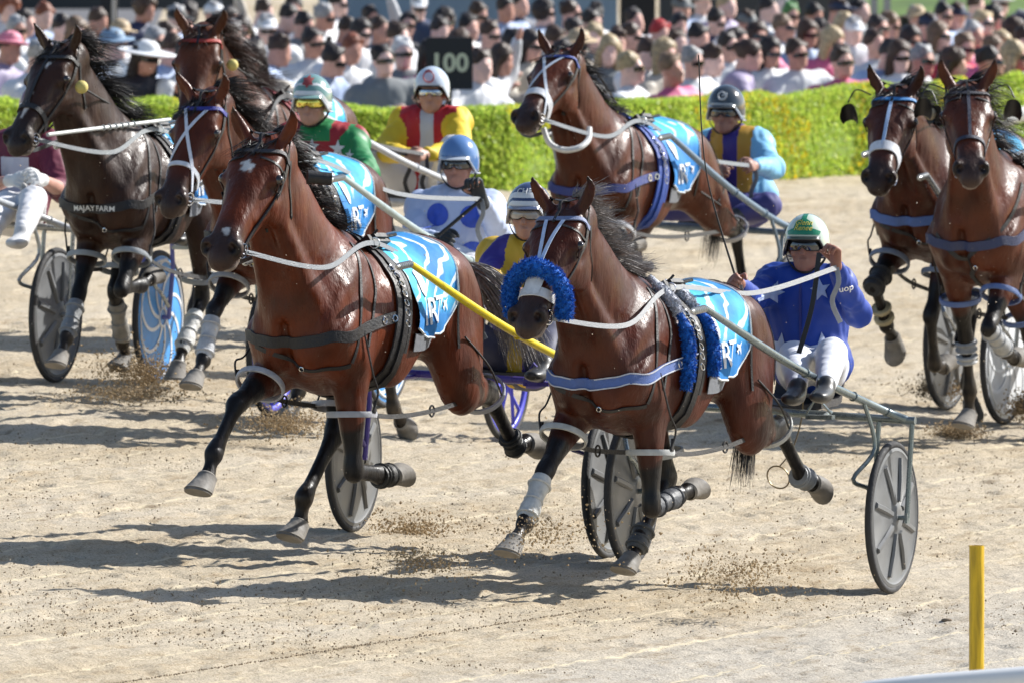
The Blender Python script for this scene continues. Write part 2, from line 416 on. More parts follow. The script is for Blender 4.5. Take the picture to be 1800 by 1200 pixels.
    S.chain([(*H_(.26,0,-.105),0.0483,0.0232),(*H_(.40,0,-.098),0.0402,0.0232),(*H_(.5,0,-.10),0.0455,0.0302),(*H_(.545,0,-.103),0.0429,0.0278)], side=lt, k=.03)   # lower jaw and chin
    S.ball(H_(.575, 0, -.055), (0.0509,0.0418,0.0237), side=lt, ax=ax, k=.02)
    for sd_ in (-1, 1):   # flat forehead and nasal bone edges
        S.chain([(*H_(.03, sd_*.036, .040),0.0511,0.0430),(*H_(.13, sd_*.044, .046),0.0522,0.0430),(*H_(.22, sd_*.034, .032),0.0454,0.0387),(*H_(.34, sd_*.022, .008),0.0363,0.0344),(*H_(.47, sd_*.020, -.008),0.0329,0.0301)], side=lt, k=.02)
        S.ball(H_(.545, sd_*.052, -.020), (0.0273,0.0451,0.0367), side=lt, ax=ax, k=.014)
    for sd_ in (-1, 1):
        S.ball(H_(.168, sd_*.108, -.002), (0.0295,0.0208,0.0303), side=lt, ax=ax, k=.014, sub=True)          # eye socket
        S.ball(H_(.160, sd_*.10, -.045), (0.0268,0.0232,0.0540), side=lt, ax=ax, k=.03, sub=True)
        S.chain([(*H_(.560, sd_*.042, -.006),0.0136,0.0161),(*H_(.590, sd_*.062, .0),0.0193,0.0258),(*H_(.622, sd_*.084, .006),0.0227,0.0301)], side=lt, k=.008, sub=True)    # nostril
        S.chain([(*H_(.575, sd_*.075, -.004),0.0148,0.0172),(*H_(.548, sd_*.092, -.020),0.0125,0.0150)], side=lt, k=.008, sub=True)
        S.chain([(*H_(.605, sd_*.02, -.082),0.0670,0.0041),(*H_(.53, sd_*.055, -.080),0.0268,0.0041),(*H_(.48, sd_*.062, -.076),0.0161,0.0034)], side=lt, k=.008, sub=True)
        # ears
        e0 = H_(-.02, sd_*.055, .06); e1 = H_(-.05, sd_*.085, .10); e2 = H_(-.07, sd_*.103, .145); e3 = H_(-.072, sd_*.102, .19)
        S.chain([(*e0,.028,.026),(*e1,.033,.023),(*e2,.023,.016),(*e3,.006,.005)], side=lt*sd_*.9+ax*.3, k=.02)
        f = ax*.022+lt*sd_*.010
        S.chain([(*(e0+f*1.1+(e1-e0)*.4),.012,.012),(*(e1+f*1.0),.020,.012),(*(e2+f*.7),.013,.009),(*(e2*.4+e3*.6+f*.4),.004,.004)], side=lt*sd_*.9+ax*.3, k=.008, sub=True)
    # legs
    leg_pts = {}
    for n in LEGS:
        j = J[n]; sd_ = -1 if n[1] == 'R' else 1
        if n[0] == 'F':
            E_, K_, Ft, Co, To = j
            L = lambda t, a, b: a+(b-a)*t
            shp = np.array([.60, sd_*.15, 1.12])
            S.chain([(*L(.0, shp, E_),.085,.13),(*L(.55, shp, E_),.085,.135),(*L(.0, E_, K_),.078,.115),(*L(.22, E_, K_),.066,.088),(*L(.5, E_, K_),.052,.064),(*L(.78, E_, K_),.040,.047),(*L(.92, E_, K_),.039,.044)], k=.055)
            back = np.cross(np.array([0, 1, 0]), (Ft-K_)/np.linalg.norm(Ft-K_)); fw = back if back[0]*1 > 0 or abs(back[0]) < .3 else back
            S.chain([(*L(.90, E_, K_),.036,.042),(*K_,.044,.047),(*L(.10, K_, Ft),.037,.041),(*L(.25, K_, Ft),.027,.034),(*L(.6, K_, Ft),.025,.033),(*L(.85, K_, Ft),.029,.036),(*Ft,.036,.042)], k=.02)
            S.chain([(*L(.85, K_, Ft),.030,.037),(*Ft,.036,.041),(*L(.5, Ft, Co),.027,.031),(*Co,.038,.041)], k=.02)
            # forearm muscle belly
            d = (K_-E_)/np.linalg.norm(K_-E_); fwd = np.cross(d, np.array([0,1,0])); fwd = fwd*(1 if fwd[0] > 0 else -1)
            S.chain([(*(E_+fwd*.05),.05,.05),(*(L(.25, E_, K_)+fwd*.045),.042,.038),(*(L(.6, E_, K_)+fwd*.018),.028,.026)], k=.04)
            # tendon behind the cannon
            d = (Ft-K_)/np.linalg.norm(Ft-K_); bk = np.cross(np.array([0,1,0]), d); bk = -bk if n in () else bk
            S.chain([(*(L(.12, K_, Ft)+bk*.026),.014,.013),(*(L(.5, K_, Ft)+bk*.024),.012,.011),(*(Ft+bk*.028),.018,.016)], k=.02)
            leg_pts[n] = (L(.35, E_, K_), L(.7, E_, K_), K_, Ft, Co, To)
        else:
            Hp, St, Ho, Ft, Co, To = j
            L = lambda t, a, b: a+(b-a)*t
            S.chain([(*(Hp+np.array([-.02,0,.0])),.12,.22),(*L(.5, Hp, St),.115,.20),(*L(.95, Hp, St),.085,.135),(*L(.25, St, Ho),.066,.098),(*L(.55, St, Ho),.048,.066),(*L(.82, St, Ho),.036,.046),(*L(.95, St, Ho),.038,.048)], k=.06, n=8)
            ham = L(.45, St, Ho); d = (Ho-St)/np.linalg.norm(Ho-St); bk = np.cross(np.array([0,1,0]), d)
            bk = bk*(1 if bk[0] < 0 else -1)
            S.chain([(-.78,sd_*.11,1.18,.085,.12),(*(L(.3, St, Ho)*.6+np.array([-.72,sd_*.14,1.0])*.4),.06,.09),(*(ham+bk*.045),.026,.03),(*(Ho+bk*.045),.016,.02)], k=.06, n=8)
            S.chain([(*L(.92, St, Ho),.036,.048),(*Ho,.040,.054),(*L(.14, Ho, Ft),.035,.044),(*L(.35, Ho, Ft),.029,.037),(*L(.7, Ho, Ft),.028,.035),(*L(.9, Ho, Ft),.031,.038),(*Ft,.037,.042)], k=.02)
            S.chain([(*L(.9, Ho, Ft),.03,.037),(*Ft,.037,.042),(*L(.5, Ft, Co),.028,.032),(*Co,.039,.042)], k=.02)
            leg_pts[n] = (L(.45, St, Ho), L(.75, St, Ho), Ho, Ft, Co, To)
    # grooves between muscle groups
    S.chain([(.78,0,1.13,.014,.03),(.76,0,1.02,.016,.03),(.68,0,.92,.014,.03)], k=.05, sub=True)
    for sd_ in (-1, 1):
        S.chain([(.40,sd_*.232,1.42,.012,.02),(.56,sd_*.243,1.26,.014,.02),(.72,sd_*.205,1.12,.012,.02)], k=.05, sub=True)
        S.chain([(.30,sd_*.292,1.32,.012,.02),(.30,sd_*.292,1.12,.014,.02),(.34,sd_*.27,.95,.012,.02)], k=.05, sub=True)
        S.chain([(-.36,sd_*.30,1.34,.02,.04),(-.34,sd_*.30,1.15,.022,.05)], k=.09, sub=True)
        S.chain([(-.52,sd_*.292,1.40,.010,.02),(-.66,sd_*.285,1.15,.012,.02),(-.70,sd_*.27,1.02,.01,.02)], k=.05, sub=True)
    V, Q = S.mesh()
    # ---- coat colouring: bay body, dark points, pale muzzle hair
    c = np.tile(np.array(base, float), (len(V), 1)); blk = np.array(dark)
    rng = np.random.default_rng(abs(hash(key)) % 999 if False else sum(map(ord, key)))
    def seg_d(P, a, b):
        ab = b-a; t = np.clip(((P-a)@ab)/max(ab@ab, 1e-9), 0, 1); return np.linalg.norm(P-(a+t[:, None]*ab), axis=1), t
    up_m = sm(V[:, 2], 1.2, 1.55)*(np.abs(V[:, 1]) < .3)
    c = c*(1+.0*up_m[:, None])
    low = sm(V[:, 2], 1.05, .82)*(V[:, 0] > -.6)*(V[:, 0] < .6)*(np.abs(V[:, 1]) < .22)
    for n in LEGS:
        lp = leg_pts[n]; m = np.zeros(len(V))
        d0, t0 = seg_d(V, lp[0], lp[1]); m = np.maximum(m, (d0 < .095)*t0*.9)
        for a, b, r in ((lp[1], lp[2], .085), (lp[2], lp[3], .075), (lp[3], lp[4], .07), (lp[4], lp[5], .07)):
            d, t = seg_d(V, a, b); m = np.maximum(m, sm(d, r+.02, r-.02))
        m = m*points
        c = c*(1-m[:, None])+blk*m[:, None]
    hv = V-poll; ha, hb, hc = hv@ax/1.08, hv@lt/1.34, hv@up/1.16
    inh = (ha > -.12)*(np.linalg.norm(hv, axis=1) < .75)
    mz = sm(ha, .40, .52)*(np.abs(hb) < .12)*inh*(np.abs(hc+.04) < .14)
    mz2 = mz*.85
    c = c*(1-mz2[:, None])+np.array((.034,.024,.021))*mz2[:, None]
    # pale hair round the lower lip, dark inside nostrils, dark ear rims
    lip = mz*sm(hc, -.075, -.11)*.75; c = c*(1-lip[:, None])+np.array((.30,.25,.22))*lip[:, None]
    for sd_ in (-1, 1):
        ns = np.linalg.norm(np.stack([(ha-.575)*.8, hb-sd_*.060, (hc+.004)*.8], 1), axis=1); m = sm(ns, .027, .020)*inh
        c = c*(1-m[:, None])+np.array((.012,.008,.008))*m[:, None]
        ey = np.linalg.norm(np.stack([(ha-.168)*.7, hb-sd_*.09, hc], 1), axis=1); m = sm(ey, .05, .028)*inh*.7
        c = c*(1-m[:, None])+np.array((.02,.015,.012))*m[:, None]
    er = sm(hc, .14, .18)*(np.abs(ha+.06) < .09)*inh*.8; c = c*(1-er[:, None])+blk*er[:, None]
    if blaze:
        for (a0, a1, w, b0) in blaze:
            m = sm(np.sqrt(((hb-b0+.004*np.sin(ha*60))/w)**2+((ha-(a0+a1)/2)/((a1-a0)/2))**2)+.16*np.sin(ha*140+hb*90)+.12*np.sin(hb*260), 1.1, .75)*sm(hc, .0, .03)*inh
            c = c*(1-m[:, None])+np.array((.62,.6,.58))*m[:, None]
    dst = (.5+.5*np.sin(V[:, 0]*41+3*np.sin(V[:, 2]*23))*np.sin(V[:, 2]*37+V[:, 1]*29))*sm(V[:, 2], .55, .2)*.28; c = c*(1-dst[:, None])+np.array((.20,.15,.10))*dst[:, None]
    V = V*size
    h.V, h.Q = V, Q; h.snap = Snap(V, Q)
    root = empty('harness_horse', h.M, label, 'horse', group); h.root = root
    body = mk('body', V, Q, horse_mat(), root, attr=c)
    h.body = body
    # ---- hooves
    hoofm = mat('hoof horn', (.20,.185,.165), .75, bump=.5, bscale=25, var=.35, vscale=14)
    for n in LEGS:
        Co, To = Vector(J[n][-2]*size), Vector(J[n][-1]*size); d = (To-Co).normalized(); Ft = Vector(J[n][-3]*size)
        side = Vector((0,1,0)); side = (side-d*side.dot(d)).normalized(); fw = d.cross(side).normalized()
        V2 = []; F2 = []; prof = ((-.016,.036,.042,0),(-.006,.045,.051,.0),(.002,.044,.050,.0),(.05,.052,.060,.012),(.106,.062,.072,.030),(.107,.058,.068,.029),(.117,.058,.068,.030))
        nn = 20
        for (z, rs, rf, o) in prof:
            for k in range(nn):
                a = 2*math.pi*k/nn; f_ = math.cos(a); s_ = math.sin(a)
                rr = rf if f_ > 0 else rf*.82
                V2.append(Co+d*(z*(.86+.18*f_) if z > 0 else z)*size+fw*(f_*rr+o)*size+side*s_*rs*size)
        for i in range(len(prof)-1):
            for k in range(nn): F2.append((i*nn+k, (i+1)*nn+k, (i+1)*nn+(k+1) % nn, i*nn+(k+1) % nn))
        m_ = len(prof)-1; ci = len(V2); V2.append(Co+d*.085*size+fw*.02*size)
        for k in range(nn): F2.append((m_*nn+k, ci, m_*nn+(k+1) % nn))
        mk('hoof', np.array(V2), F2, hoofm, root).data.set_sharp_from_angle(angle=R_(38))
    # ---- eyes
    for sd_ in (-1, 1):
        q_, n_ = h.snap.near(h.g(.170, sd_*.12, .004), -.012*size); V2, F2 = uvball(q_, .0235*size, 16, 10)
        mk('eye', V2, F2, mat('horse eye', (.015,.008,.005), .06, coat=1.), root)
        lid = MB(); P_ = [h.g(.170+.036*math.cos(t_), sd_*.12, .004+.026*math.sin(t_)) for t_ in [i*math.pi/12 for i in range(-2, 15)]]; P_ = [h.snap.near(p, .001)[0]+n_*.004 for p in P_]; lid.tube(P_, [.003+.004*math.sin(math.pi*i/16) for i in range(17)], 7); mk('eyelid', np.array(lid.V), lid.F, mat('eyelid', tuple(np.array(base)*.35), .5), root)
    return h
def uvball(c, r, n=12, m=8, sc=(1,1,1), R=None):
    V = []; F = []
    c = Vector(c)
    for i in range(m+1):
        th = math.pi*i/m
        for k in range(n):
            a = 2*math.pi*k/n; p = Vector((math.sin(th)*math.cos(a)*sc[0], math.sin(th)*math.sin(a)*sc[1], math.cos(th)*sc[2]))*r
            if R is not None: p = R @ p
            V.append(c+p)
    for i in range(m):
        for k in range(n): F.append((i*n+k, (i+1)*n+k, (i+1)*n+(k+1) % n, i*n+(k+1) % n))
    return np.array([tuple(v) for v in V]), F
def horse_mat():
    if 'horse coat' in MATS: return MATS['horse coat']
    m = bpy.data.materials.new('horse coat'); m.use_nodes = True; MATS['horse coat'] = m
    N = m.node_tree.nodes; L = m.node_tree.links; b = N['Principled BSDF']
    a = N.new('ShaderNodeAttribute'); a.attribute_name = 'coat'
    tc = N.new('ShaderNodeTexCoord')
    n1 = N.new('ShaderNodeTexNoise'); n1.inputs['Scale'].default_value = 5; n1.inputs['Detail'].default_value = 6; L.new(tc.outputs['Object'], n1.inputs['Vector'])
    r1 = N.new('ShaderNodeMapRange'); r1.inputs[1].default_value = .3; r1.inputs[2].default_value = .7; r1.inputs[3].default_value = .6; r1.inputs[4].default_value = 1.4; L.new(n1.outputs[0], r1.inputs[0])
    s1 = N.new('ShaderNodeVectorMath'); s1.operation = 'SCALE'; L.new(a.outputs['Color'], s1.inputs[0]); L.new(r1.outputs[0], s1.inputs['Scale'])
    L.new(s1.outputs[0], b.inputs['Base Color'])
    # sweat: patchy gloss
    n2 = N.new('ShaderNodeTexNoise'); n2.inputs['Scale'].default_value = 9; n2.inputs['Detail'].default_value = 7; n2.inputs['Roughness'].default_value = .65; L.new(tc.outputs['Object'], n2.inputs['Vector'])
    r2 = N.new('ShaderNodeMapRange'); r2.inputs[1].default_value = .35; r2.inputs[2].default_value = .65; r2.inputs[3].default_value = .27; r2.inputs[4].default_value = .56; L.new(n2.outputs[0], r2.inputs[0]); L.new(r2.outputs[0], b.inputs['Roughness'])
    b.inputs['Specular IOR Level'].default_value = .27
        # short hair and veins
    mp = N.new('ShaderNodeMapping'); mp.inputs['Scale'].default_value = (1, 1, .25); L.new(tc.outputs['Object'], mp.inputs[0])
    n3 = N.new('ShaderNodeTexNoise'); n3.inputs['Scale'].default_value = 120; n3.inputs['Detail'].default_value = 3; L.new(mp.outputs[0], n3.inputs['Vector'])
    n4 = N.new('ShaderNodeTexNoise'); n4.noise_type = 'RIDGED_MULTIFRACTAL' if hasattr(n4, 'noise_type') else 'FBM'; n4.inputs['Scale'].default_value = 5.5; n4.inputs['Detail'].default_value = 2; L.new(tc.outputs['Object'], n4.inputs['Vector'])
    n5 = N.new('ShaderNodeTexNoise'); n5.inputs['Scale'].default_value = 11; n5.inputs['Detail'].default_value = 5; L.new(mp.outputs[0], n5.inputs['Vector'])
    b1 = N.new('ShaderNodeBump'); b1.inputs['Strength'].default_value = .6; b1.inputs['Distance'].default_value = .003; L.new(n3.outputs[0], b1.inputs['Height'])
    b2 = N.new('ShaderNodeBump'); b2.inputs['Strength'].default_value = .55; b2.inputs['Distance'].default_value = .009; L.new(n4.outputs[0], b2.inputs['Height']); L.new(b1.outputs[0], b2.inputs['Normal'])
    b3 = N.new('ShaderNodeBump'); b3.inputs['Strength'].default_value = .9; b3.inputs['Distance'].default_value = .018; L.new(n5.outputs[0], b3.inputs['Height']); L.new(b2.outputs[0], b3.inputs['Normal'])
    L.new(b3.outputs[0], b.inputs['Normal'])
    return m
# ------------------------------------------------------------------ harness
def leather(): return mat('black leather', (.014,.013,.014), .5, bump=.3, bscale=90, var=.3)
def strap_m(col): 
    return mat('webbing %.2f %.2f %.2f' % col, col, .5, bump=.4, bscale=240, var=.12, vscale=30)
CHROME = lambda: mat('chrome', (.75,.75,.76), .18, metal=1.)
def mirror(P, s): return [Vector((p[0], p[1]*s, p[2])) for p in P]
def text_mesh(txt, size, bold=.0, shear=0, font=None):
    cu = bpy.data.curves.new('lettering', 'FONT'); cu.body = txt; cu.size = size; cu.offset = bold; cu.shear = shear; cu.resolution_u = 3
    cu.align_x = 'CENTER'; cu.align_y = 'CENTER'
    o = bpy.data.objects.new('lettering', cu); COL.objects.link(o)
    bpy.context.view_layer.update()
    me = o.to_mesh(); V = [tuple(v.co) for v in me.vertices]; F = [list(p.vertices) for p in me.polygons]
    o.to_mesh_clear(); bpy.data.objects.remove(o); bpy.data.curves.remove(cu)
    return V, F
def poly_grid(poly, step=.012):
    """fill an outline with a clipped grid of small faces so it can follow a curved surface"""
    P = [(p[0], p[1]) for p in poly]
    x0, x1 = min(p[0] for p in P), max(p[0] for p in P); y0, y1 = min(p[1] for p in P), max(p[1] for p in P)
    V = []; F = []
    def clip(pts, ax, v, keep):
        out = []
        for i in range(len(pts)):
            a, b = pts[i], pts[(i+1) % len(pts)]; da = (a[ax]-v)*keep; db = (b[ax]-v)*keep
            if da >= 0: out.append(a)
            if (da > 0 and db < 0) or (da < 0 and db > 0):
                t = da/(da-db); out.append((a[0]+(b[0]-a[0])*t, a[1]+(b[1]-a[1])*t))
        return out
    cx, cy = sum(p[0] for p in P)/len(P), sum(p[1] for p in P)/len(P)
    # star-shaped fan from the centroid, each wedge clipped to the grid
    for i in range(len(P)):
        tri = [(cx, cy), P[i], P[(i+1) % len(P)]]
        tx0, tx1 = min(p[0] for p in tri), max(p[0] for p in tri); ty0, ty1 = min(p[1] for p in tri), max(p[1] for p in tri)
        for gx in range(int(math.floor(tx0/step)), int(math.ceil(tx1/step))):
            col = clip(clip(tri, 0, gx*step, 1), 0, (gx+1)*step, -1)
            if len(col) < 3: continue
            for gy in range(int(math.floor(ty0/step)), int(math.ceil(ty1/step))):
                c = clip(clip(col, 1, gy*step, 1), 1, (gy+1)*step, -1)
                if len(c) >= 3:
                    b = len(V); V += [(p[0], p[1], 0) for p in c]; F.append(list(range(b, b+len(c))))
    return V, F
def decal(name, VF, O, U, W, snap, m, parent, off=.004, far=.5):
    """lay flat artwork on a curved surface: O origin, U right, W up, thrown along -(U x W)"""
    V, F = VF; U = Vector(U).normalized(); W = Vector(W).normalized(); D = U.cross(W).normalized(); O = Vector(O)
    out = []; ok = []
    for v in V:
        p = O+U*v[0]+W*v[1]
        h = snap.b.ray_cast(p+D*far, -D, far*2)
        if h[0] is None: out.append(p); ok.append(False)
        else: out.append(h[0]+h[1]*off*.6+D*off*.5); ok.append(True)
    F = [f for f in F if all(ok[i] for i in f)]
    if not F: return None
    return mk(name, np.array([tuple(v) for v in out]), F, m, parent, smooth=False)
def star_poly(r, n=5, inner=.42, rot=0):
    return [((r if i % 2 == 0 else r*inner)*math.sin(rot+math.pi*i/n), (r if i % 2 == 0 else r*inner)*math.cos(rot+math.pi*i/n)) for i in range(2*n)]
def circ_poly(r, n=18, sx=1.): return [(r*sx*math.cos(2*math.pi*i/n), r*math.sin(2*math.pi*i/n)) for i in range(n)]
def strands(name, roots, m, parent, seg=7, w=.004):
    """hair: list of (p0, dir, length, bend vector)"""
    V = []; F = []
    for p, d, L, bnd in roots:
        p = Vector(p); d = Vector(d).normalized(); b = Vector(bnd); pts = []
        for i in range(seg+1):
            t = i/seg; pts.append(p+d*(L*t)+b*(t*t))
        side = d.cross(Vector((random.uniform(-1,1), random.uniform(-1,1), random.uniform(-1,1)))).normalized()
        o = len(V)
        for i, q in enumerate(pts):
            ww = w*(1-.75*(i/seg)**1.5); V += [tuple(q-side*ww/2), tuple(q+side*ww/2)]
        for i in range(seg): F.append((o+2*i, o+2*i+1, o+2*i+3, o+2*i+2))
    return mk(name, np.array(V), np.array(F), m, parent)
def cloth_mat():
    if 'race cloth' in MATS: return MATS['race cloth']
    m = mat('race cloth', (.015,.27,.62), .75, bump=.35, bscale=11, bdist=.02)
    N = m.node_tree.nodes; L = m.node_tree.links; b = N['Principled BSDF']
    tc = N.new('ShaderNodeTexCoord'); mp = N.new('ShaderNodeMapping'); mp.inputs['Scale'].default_value = (1, .8, 1); mp.inputs['Rotation'].default_value = (0, .75, 0); L.new(tc.outputs['Object'], mp.inputs[0])
    v = N.new('ShaderNodeTexWave'); v.inputs['Scale'].default_value = 3.4; v.inputs['Distortion'].default_value = 7; v.inputs['Detail'].default_value = 1.2; v.inputs['Detail Scale'].default_value = 1.6; L.new(mp.outputs[0], v.inputs['Vector'])
    c = N.new('ShaderNodeValToRGB'); c.color_ramp.elements[0].position = .86; c.color_ramp.elements[0].color = (0,0,0,1); c.color_ramp.elements[1].position = .92; c.color_ramp.elements[1].color = (1,1,1,1); L.new(v.outputs['Fac'], c.inputs[0])
    v2 = N.new('ShaderNodeTexNoise'); v2.inputs['Scale'].default_value = 3.2; v2.inputs['Detail'].default_value = 1; L.new(mp.outputs[0], v2.inputs['Vector'])
    r = N.new('ShaderNodeValToRGB'); r.color_ramp.elements[0].position = .42; r.color_ramp.elements[0].color = (.010,.20,.52,1); r.color_ramp.elements[1].position = .56; r.color_ramp.elements[1].color = (.05,.45,.72,1); L.new(v2.outputs[0], r.inputs[0])
    sp = N.new('ShaderNodeSeparateXYZ'); L.new(tc.outputs['Object'], sp.inputs[0])
    zr = N.new('ShaderNodeMapRange'); zr.inputs[1].default_value = 1.28; zr.inputs[2].default_value = 1.34; L.new(sp.outputs[2], zr.inputs[0])
    low = N.new('ShaderNodeMix'); low.data_type = 'RGBA'; low.inputs[6].default_value = (.008,.19,.52,1); L.new(zr.outputs[0], low.inputs[0]); L.new(r.outputs[0], low.inputs[7])
    ml = N.new('ShaderNodeMath'); ml.operation = 'MULTIPLY'; L.new(zr.outputs[0], ml.inputs[0]); L.new(c.outputs[0], ml.inputs[1])
    mx = N.new('ShaderNodeMix'); mx.data_type = 'RGBA'; L.new(ml.outputs[0], mx.inputs[0]); L.new(low.outputs[2], mx.inputs[6]); mx.inputs[7].default_value = (.6,.68,.74,1)
    L.new(mx.outputs[2], b.inputs['Base Color'])
    return m
def harness(h, brow=(.02,.02,.025), xstrap=None, nose=None, collar=(.02,.02,.022), trim=None, hob=(.55,.56,.58), fur=None, rein=(.55,.56,.6), boots=(), blink=0, cloth=True, number=None,
            breast_v=False, text=None, headpole=None, checkball=None, tube=None, bib=None, hobL=True, ret_reins=True):
    S = h.snap; g = h.g; z = h.size; root = h.root; blk = leather()
    # bridle
    B = MB()
    def strap(B, pts, w, off=.003, t=.004, n=6):
        P, N = S.path(pts, off, n); B.ribbon(P, N, w, t)
    for s in (-1, 1):
        strap(B, [g(.50,s*.075,-.07), g(.36,s*.085,-.06), g(.22,s*.10,-.035), g(.09,s*.11,-.01), g(-.02,s*.10,.03), g(-.06,s*.05,.09), g(-.065,0,.10)], .023*z)
        strap(B, [g(.0,s*.11,.0), g(.06,s*.09,-.10), g(.10,s*.06,-.19), g(.11,0,-.22)], .018*z)
        strap(B, [g(.50,s*.075,-.07), g(.49,s*.05,-.13), g(.48,0,-.15)], .016*z)
    if blink or h.key in ('H1','H2'):
        for s in (-1, 1): strap(B, [g(.09,s*.11,-.01), g(.12,s*.08,.06), g(.11,s*.03,.10)], .012*z)
    bridle = B.build('bridle', blk, root)
    b2 = MB(); strap(b2, [g(.02,-.11,.0), g(.04,-.09,.06), g(.065,-.05,.095), g(.075,0,.115), g(.065,.05,.095), g(.04,.09,.06), g(.02,.11,.0)], .024*z, .004, .006, 8)
    b2.build('browband', strap_m(brow), bridle)
    if nose is not None:
        b3 = MB(); strap(b3, [g(.40,-.03,-.10), g(.39,-.08,-.05), g(.38,-.05,.03), g(.38,0,.05), g(.38,.05,.03), g(.39,.08,-.05), g(.40,.03,-.10)], nose[1]*z, .004, .006, 8)
        b3.build('noseband', strap_m(nose[0]), bridle)
    if xstrap:
        b4 = MB()
        if xstrap[1] == 'X':
            for s in (-1, 1): strap(b4, [g(.07,-s*.05,.10), g(.15,-s*.022,.11), g(.21,0,.09), g(.30,s*.03,.06), g(.38,s*.055,.02), g(.47,s*.072,-.05)], .018*z, .005+.002*(s>0), .003, 8)
        elif xstrap[1] == 'I':
            strap(b4, [g(.06,0,.12), g(.2,0,.10), g(.3,0,.07), g(.38,0,.05)], .018*z, .005)
        else:
            for s in (-1, 1): strap(b4, [g(.07,s*.035,.11), g(.15,s*.024,.11), g(.24,s*.012,.09), g(.36,s*.0,.06)], .017*z, .005)
        b4.build('cheek_strap', strap_m(xstrap[0]), bridle)
    for s in (-1, 1):
        r = MB(); c = S.near(g(.50, s*.08, -.072), .006)[0]
        r.ring(c+h.ax*0.0, h.lt*s+h.ax*.2, .032*z, .0035, 18, 6); r.ring(c, h.lt*s+h.up*.5, .014*z, .004, 12, 6)
        r.build('bit_ring', CHROME(), bridle)
    if blink:
        for s in (-1, 1):
            q = MB(); c0 = g(.13, s*.165, .02); R = Matrix((h.ax, h.lt*s, h.up)).transposed(); V = []; F = []
            nu, nv_ = 9, 5
            for i in range(nu+1):
                a = -1.35+2.7*i/nu
                for j in range(nv_+1):
                    t_ = j/nv_-.5; rr = .052*z*(1-.25*(2*t_)**2)
                    V.append(c0+R @ Vector((-.02+rr*(1-math.cos(a))*1.3-.03, rr*math.sin(a)*.95+.012, t_*.105*z)))
            for i in range(nu):
                for j in range(nv_): a = i*(nv_+1)+j; F.append((a, a+1, a+nv_+2, a+nv_+1))
            k = (nu+1)*(nv_+1); V += [v-h.ax*.006 for v in V]; F += [tuple(x+k for x in f)[::-1] for f in F]; q.add(V, F)
            q.tube(cat_rom([g(.04, s*.09, .09), g(.03, s*.15, .11), g(.08, s*.18, .07)], 5), .004, 6)
            q.build('blinker', blk, bridle)
    if fur:   # sheepskin shadow roll over the nose
        P = [g(.47,-.088,-.09), g(.43,-.100,-.03), g(.385,-.080,.045), g(.36,0,.088), g(.385,.080,.045), g(.43,.100,-.03), g(.47,.088,-.09)]
        fur_roll('shadow_roll', cat_rom(P, 6), .040*z, fur, bridle, 5200)
        nb = MB(); strap(nb, [g(.40,-.07,-.06), g(.44,-.055,.0), g(.45,0,.03), g(.44,.055,.0), g(.40,.07,-.06)], .05*z, .004, .004, 8)
        nb.build('noseband', strap_m((.7,.7,.7)), bridle)
        w = MB()
        V, F = [], []
        pol = [(-.035,-.05),(-.02,-.045),(-.008,-.055),(.006,-.045),(.02,-.055),(.035,-.045),(.04,.04),(.0,.05),(-.04,.04)]
        decal('nose_patch', poly_grid([(p[0]*1.1, p[1]) for p in pol], .01), g(.42,0,.1), h.lt, -h.ax, S, strap_m((.78,.78,.78)), bridle, .009)
    if headpole:
        p = MB(); a = g(*headpole[0]); b = Vector(headpole[1])*z; p.tube([a, a*.5+b*.5, b], .011, 10)
        for i in range(6):
            q = a+(b-a)*(.45+.05*i); p.ring(q, b-a, .014, .004, 10, 6)
        p.build('head_pole', mat('pole', (.62,.63,.6), .35, var=.1), bridle)
    if checkball:
        q = Vector(g(*checkball[0])); r = checkball[1]
        pm = MB(); V, F = uvball(q, r, 12, 8, (1,1,1)); pm.add(V, F); pm.build('ear_plug', mat('ear plug %.1f' % checkball[2][0], checkball[2], .7, bump=.3), bridle)
        c = MB(); c.tube(cat_rom([q, (q+Vector((.28,0,1.6))*z)/2+Vector((0,.02,-.02)), Vector((.22,.03,1.56))*z], 6), .006, 6); c.build('ear_plug_cord', blk, bridle)
    if tube:
        tb = MB(); a = g(*tube); d_ = (-h.ax*.5+h.lt*.6+Vector((0,0,-.35))).normalized(); tb.tube([a, a+d_*.10], .030, 16); tb.tube([a-d_*.012, a+d_*.004], .033, 16); tb.build('neck_roll', leather(), bridle)
        for s in (-1, 1):
            cp = MB(); strap(cp, [g(.12,s*.105,.035), g(.17,s*.112,-.035), g(.22,s*.10,-.02)], .03*z, .012, .004); strap(cp, [g(.09,s*.11,.01), g(.30,s*.09,-.05), g(.50,s*.08,-.07)], .024*z, .006, .004, 8); cp.build('cheek_piece', blk, bridle)
    # check rein along the mane
    ck = MB(); top = Vector((.24,0,1.60))*z; P = [S.near(g(.10,0,.13), .006)[0], S.near(g(.02,0,.13), .006)[0], S.near(g(-.06,0,.13), .01)[0], (g(-.10,0,.08)*.5+top*.5)+Vector((-.02,0,.03)), top]; P = cat_rom(P, 6)
    ck.ribbon(P, [h.up+Vector((0,0,.5))]*len(P), .014, .005); ck.build('check_rein', blk, root)
    # saddle and girth
    def ringpts(x0, tilt=0, a0=-180, a1=180, n=40, off=.004, c=1.19):
        P = []; N = []
        for i in range(n+1):
            a = R_(a0+(a1-a0)*i/n); o = Vector((x0+tilt*(1-math.cos(a))/2, 0, c))*z
            q, nn = S.ray(o, (0, math.sin(a), math.cos(a)), off)
            if q is None: continue
            P.append(q); N.append(nn)
        return P, N
    gb = MB(); P, N = ringpts(.16, .09, off=.006); gb.ribbon(P, N, .085*z, .008); P, N = ringpts(.14, .09, off=.016); gb.ribbon(P, N, .04*z, .006)
    P, N = ringpts(.10, .09, a0=-120, a1=120, off=.012); gb.ribbon(P, N, .022*z, .006)
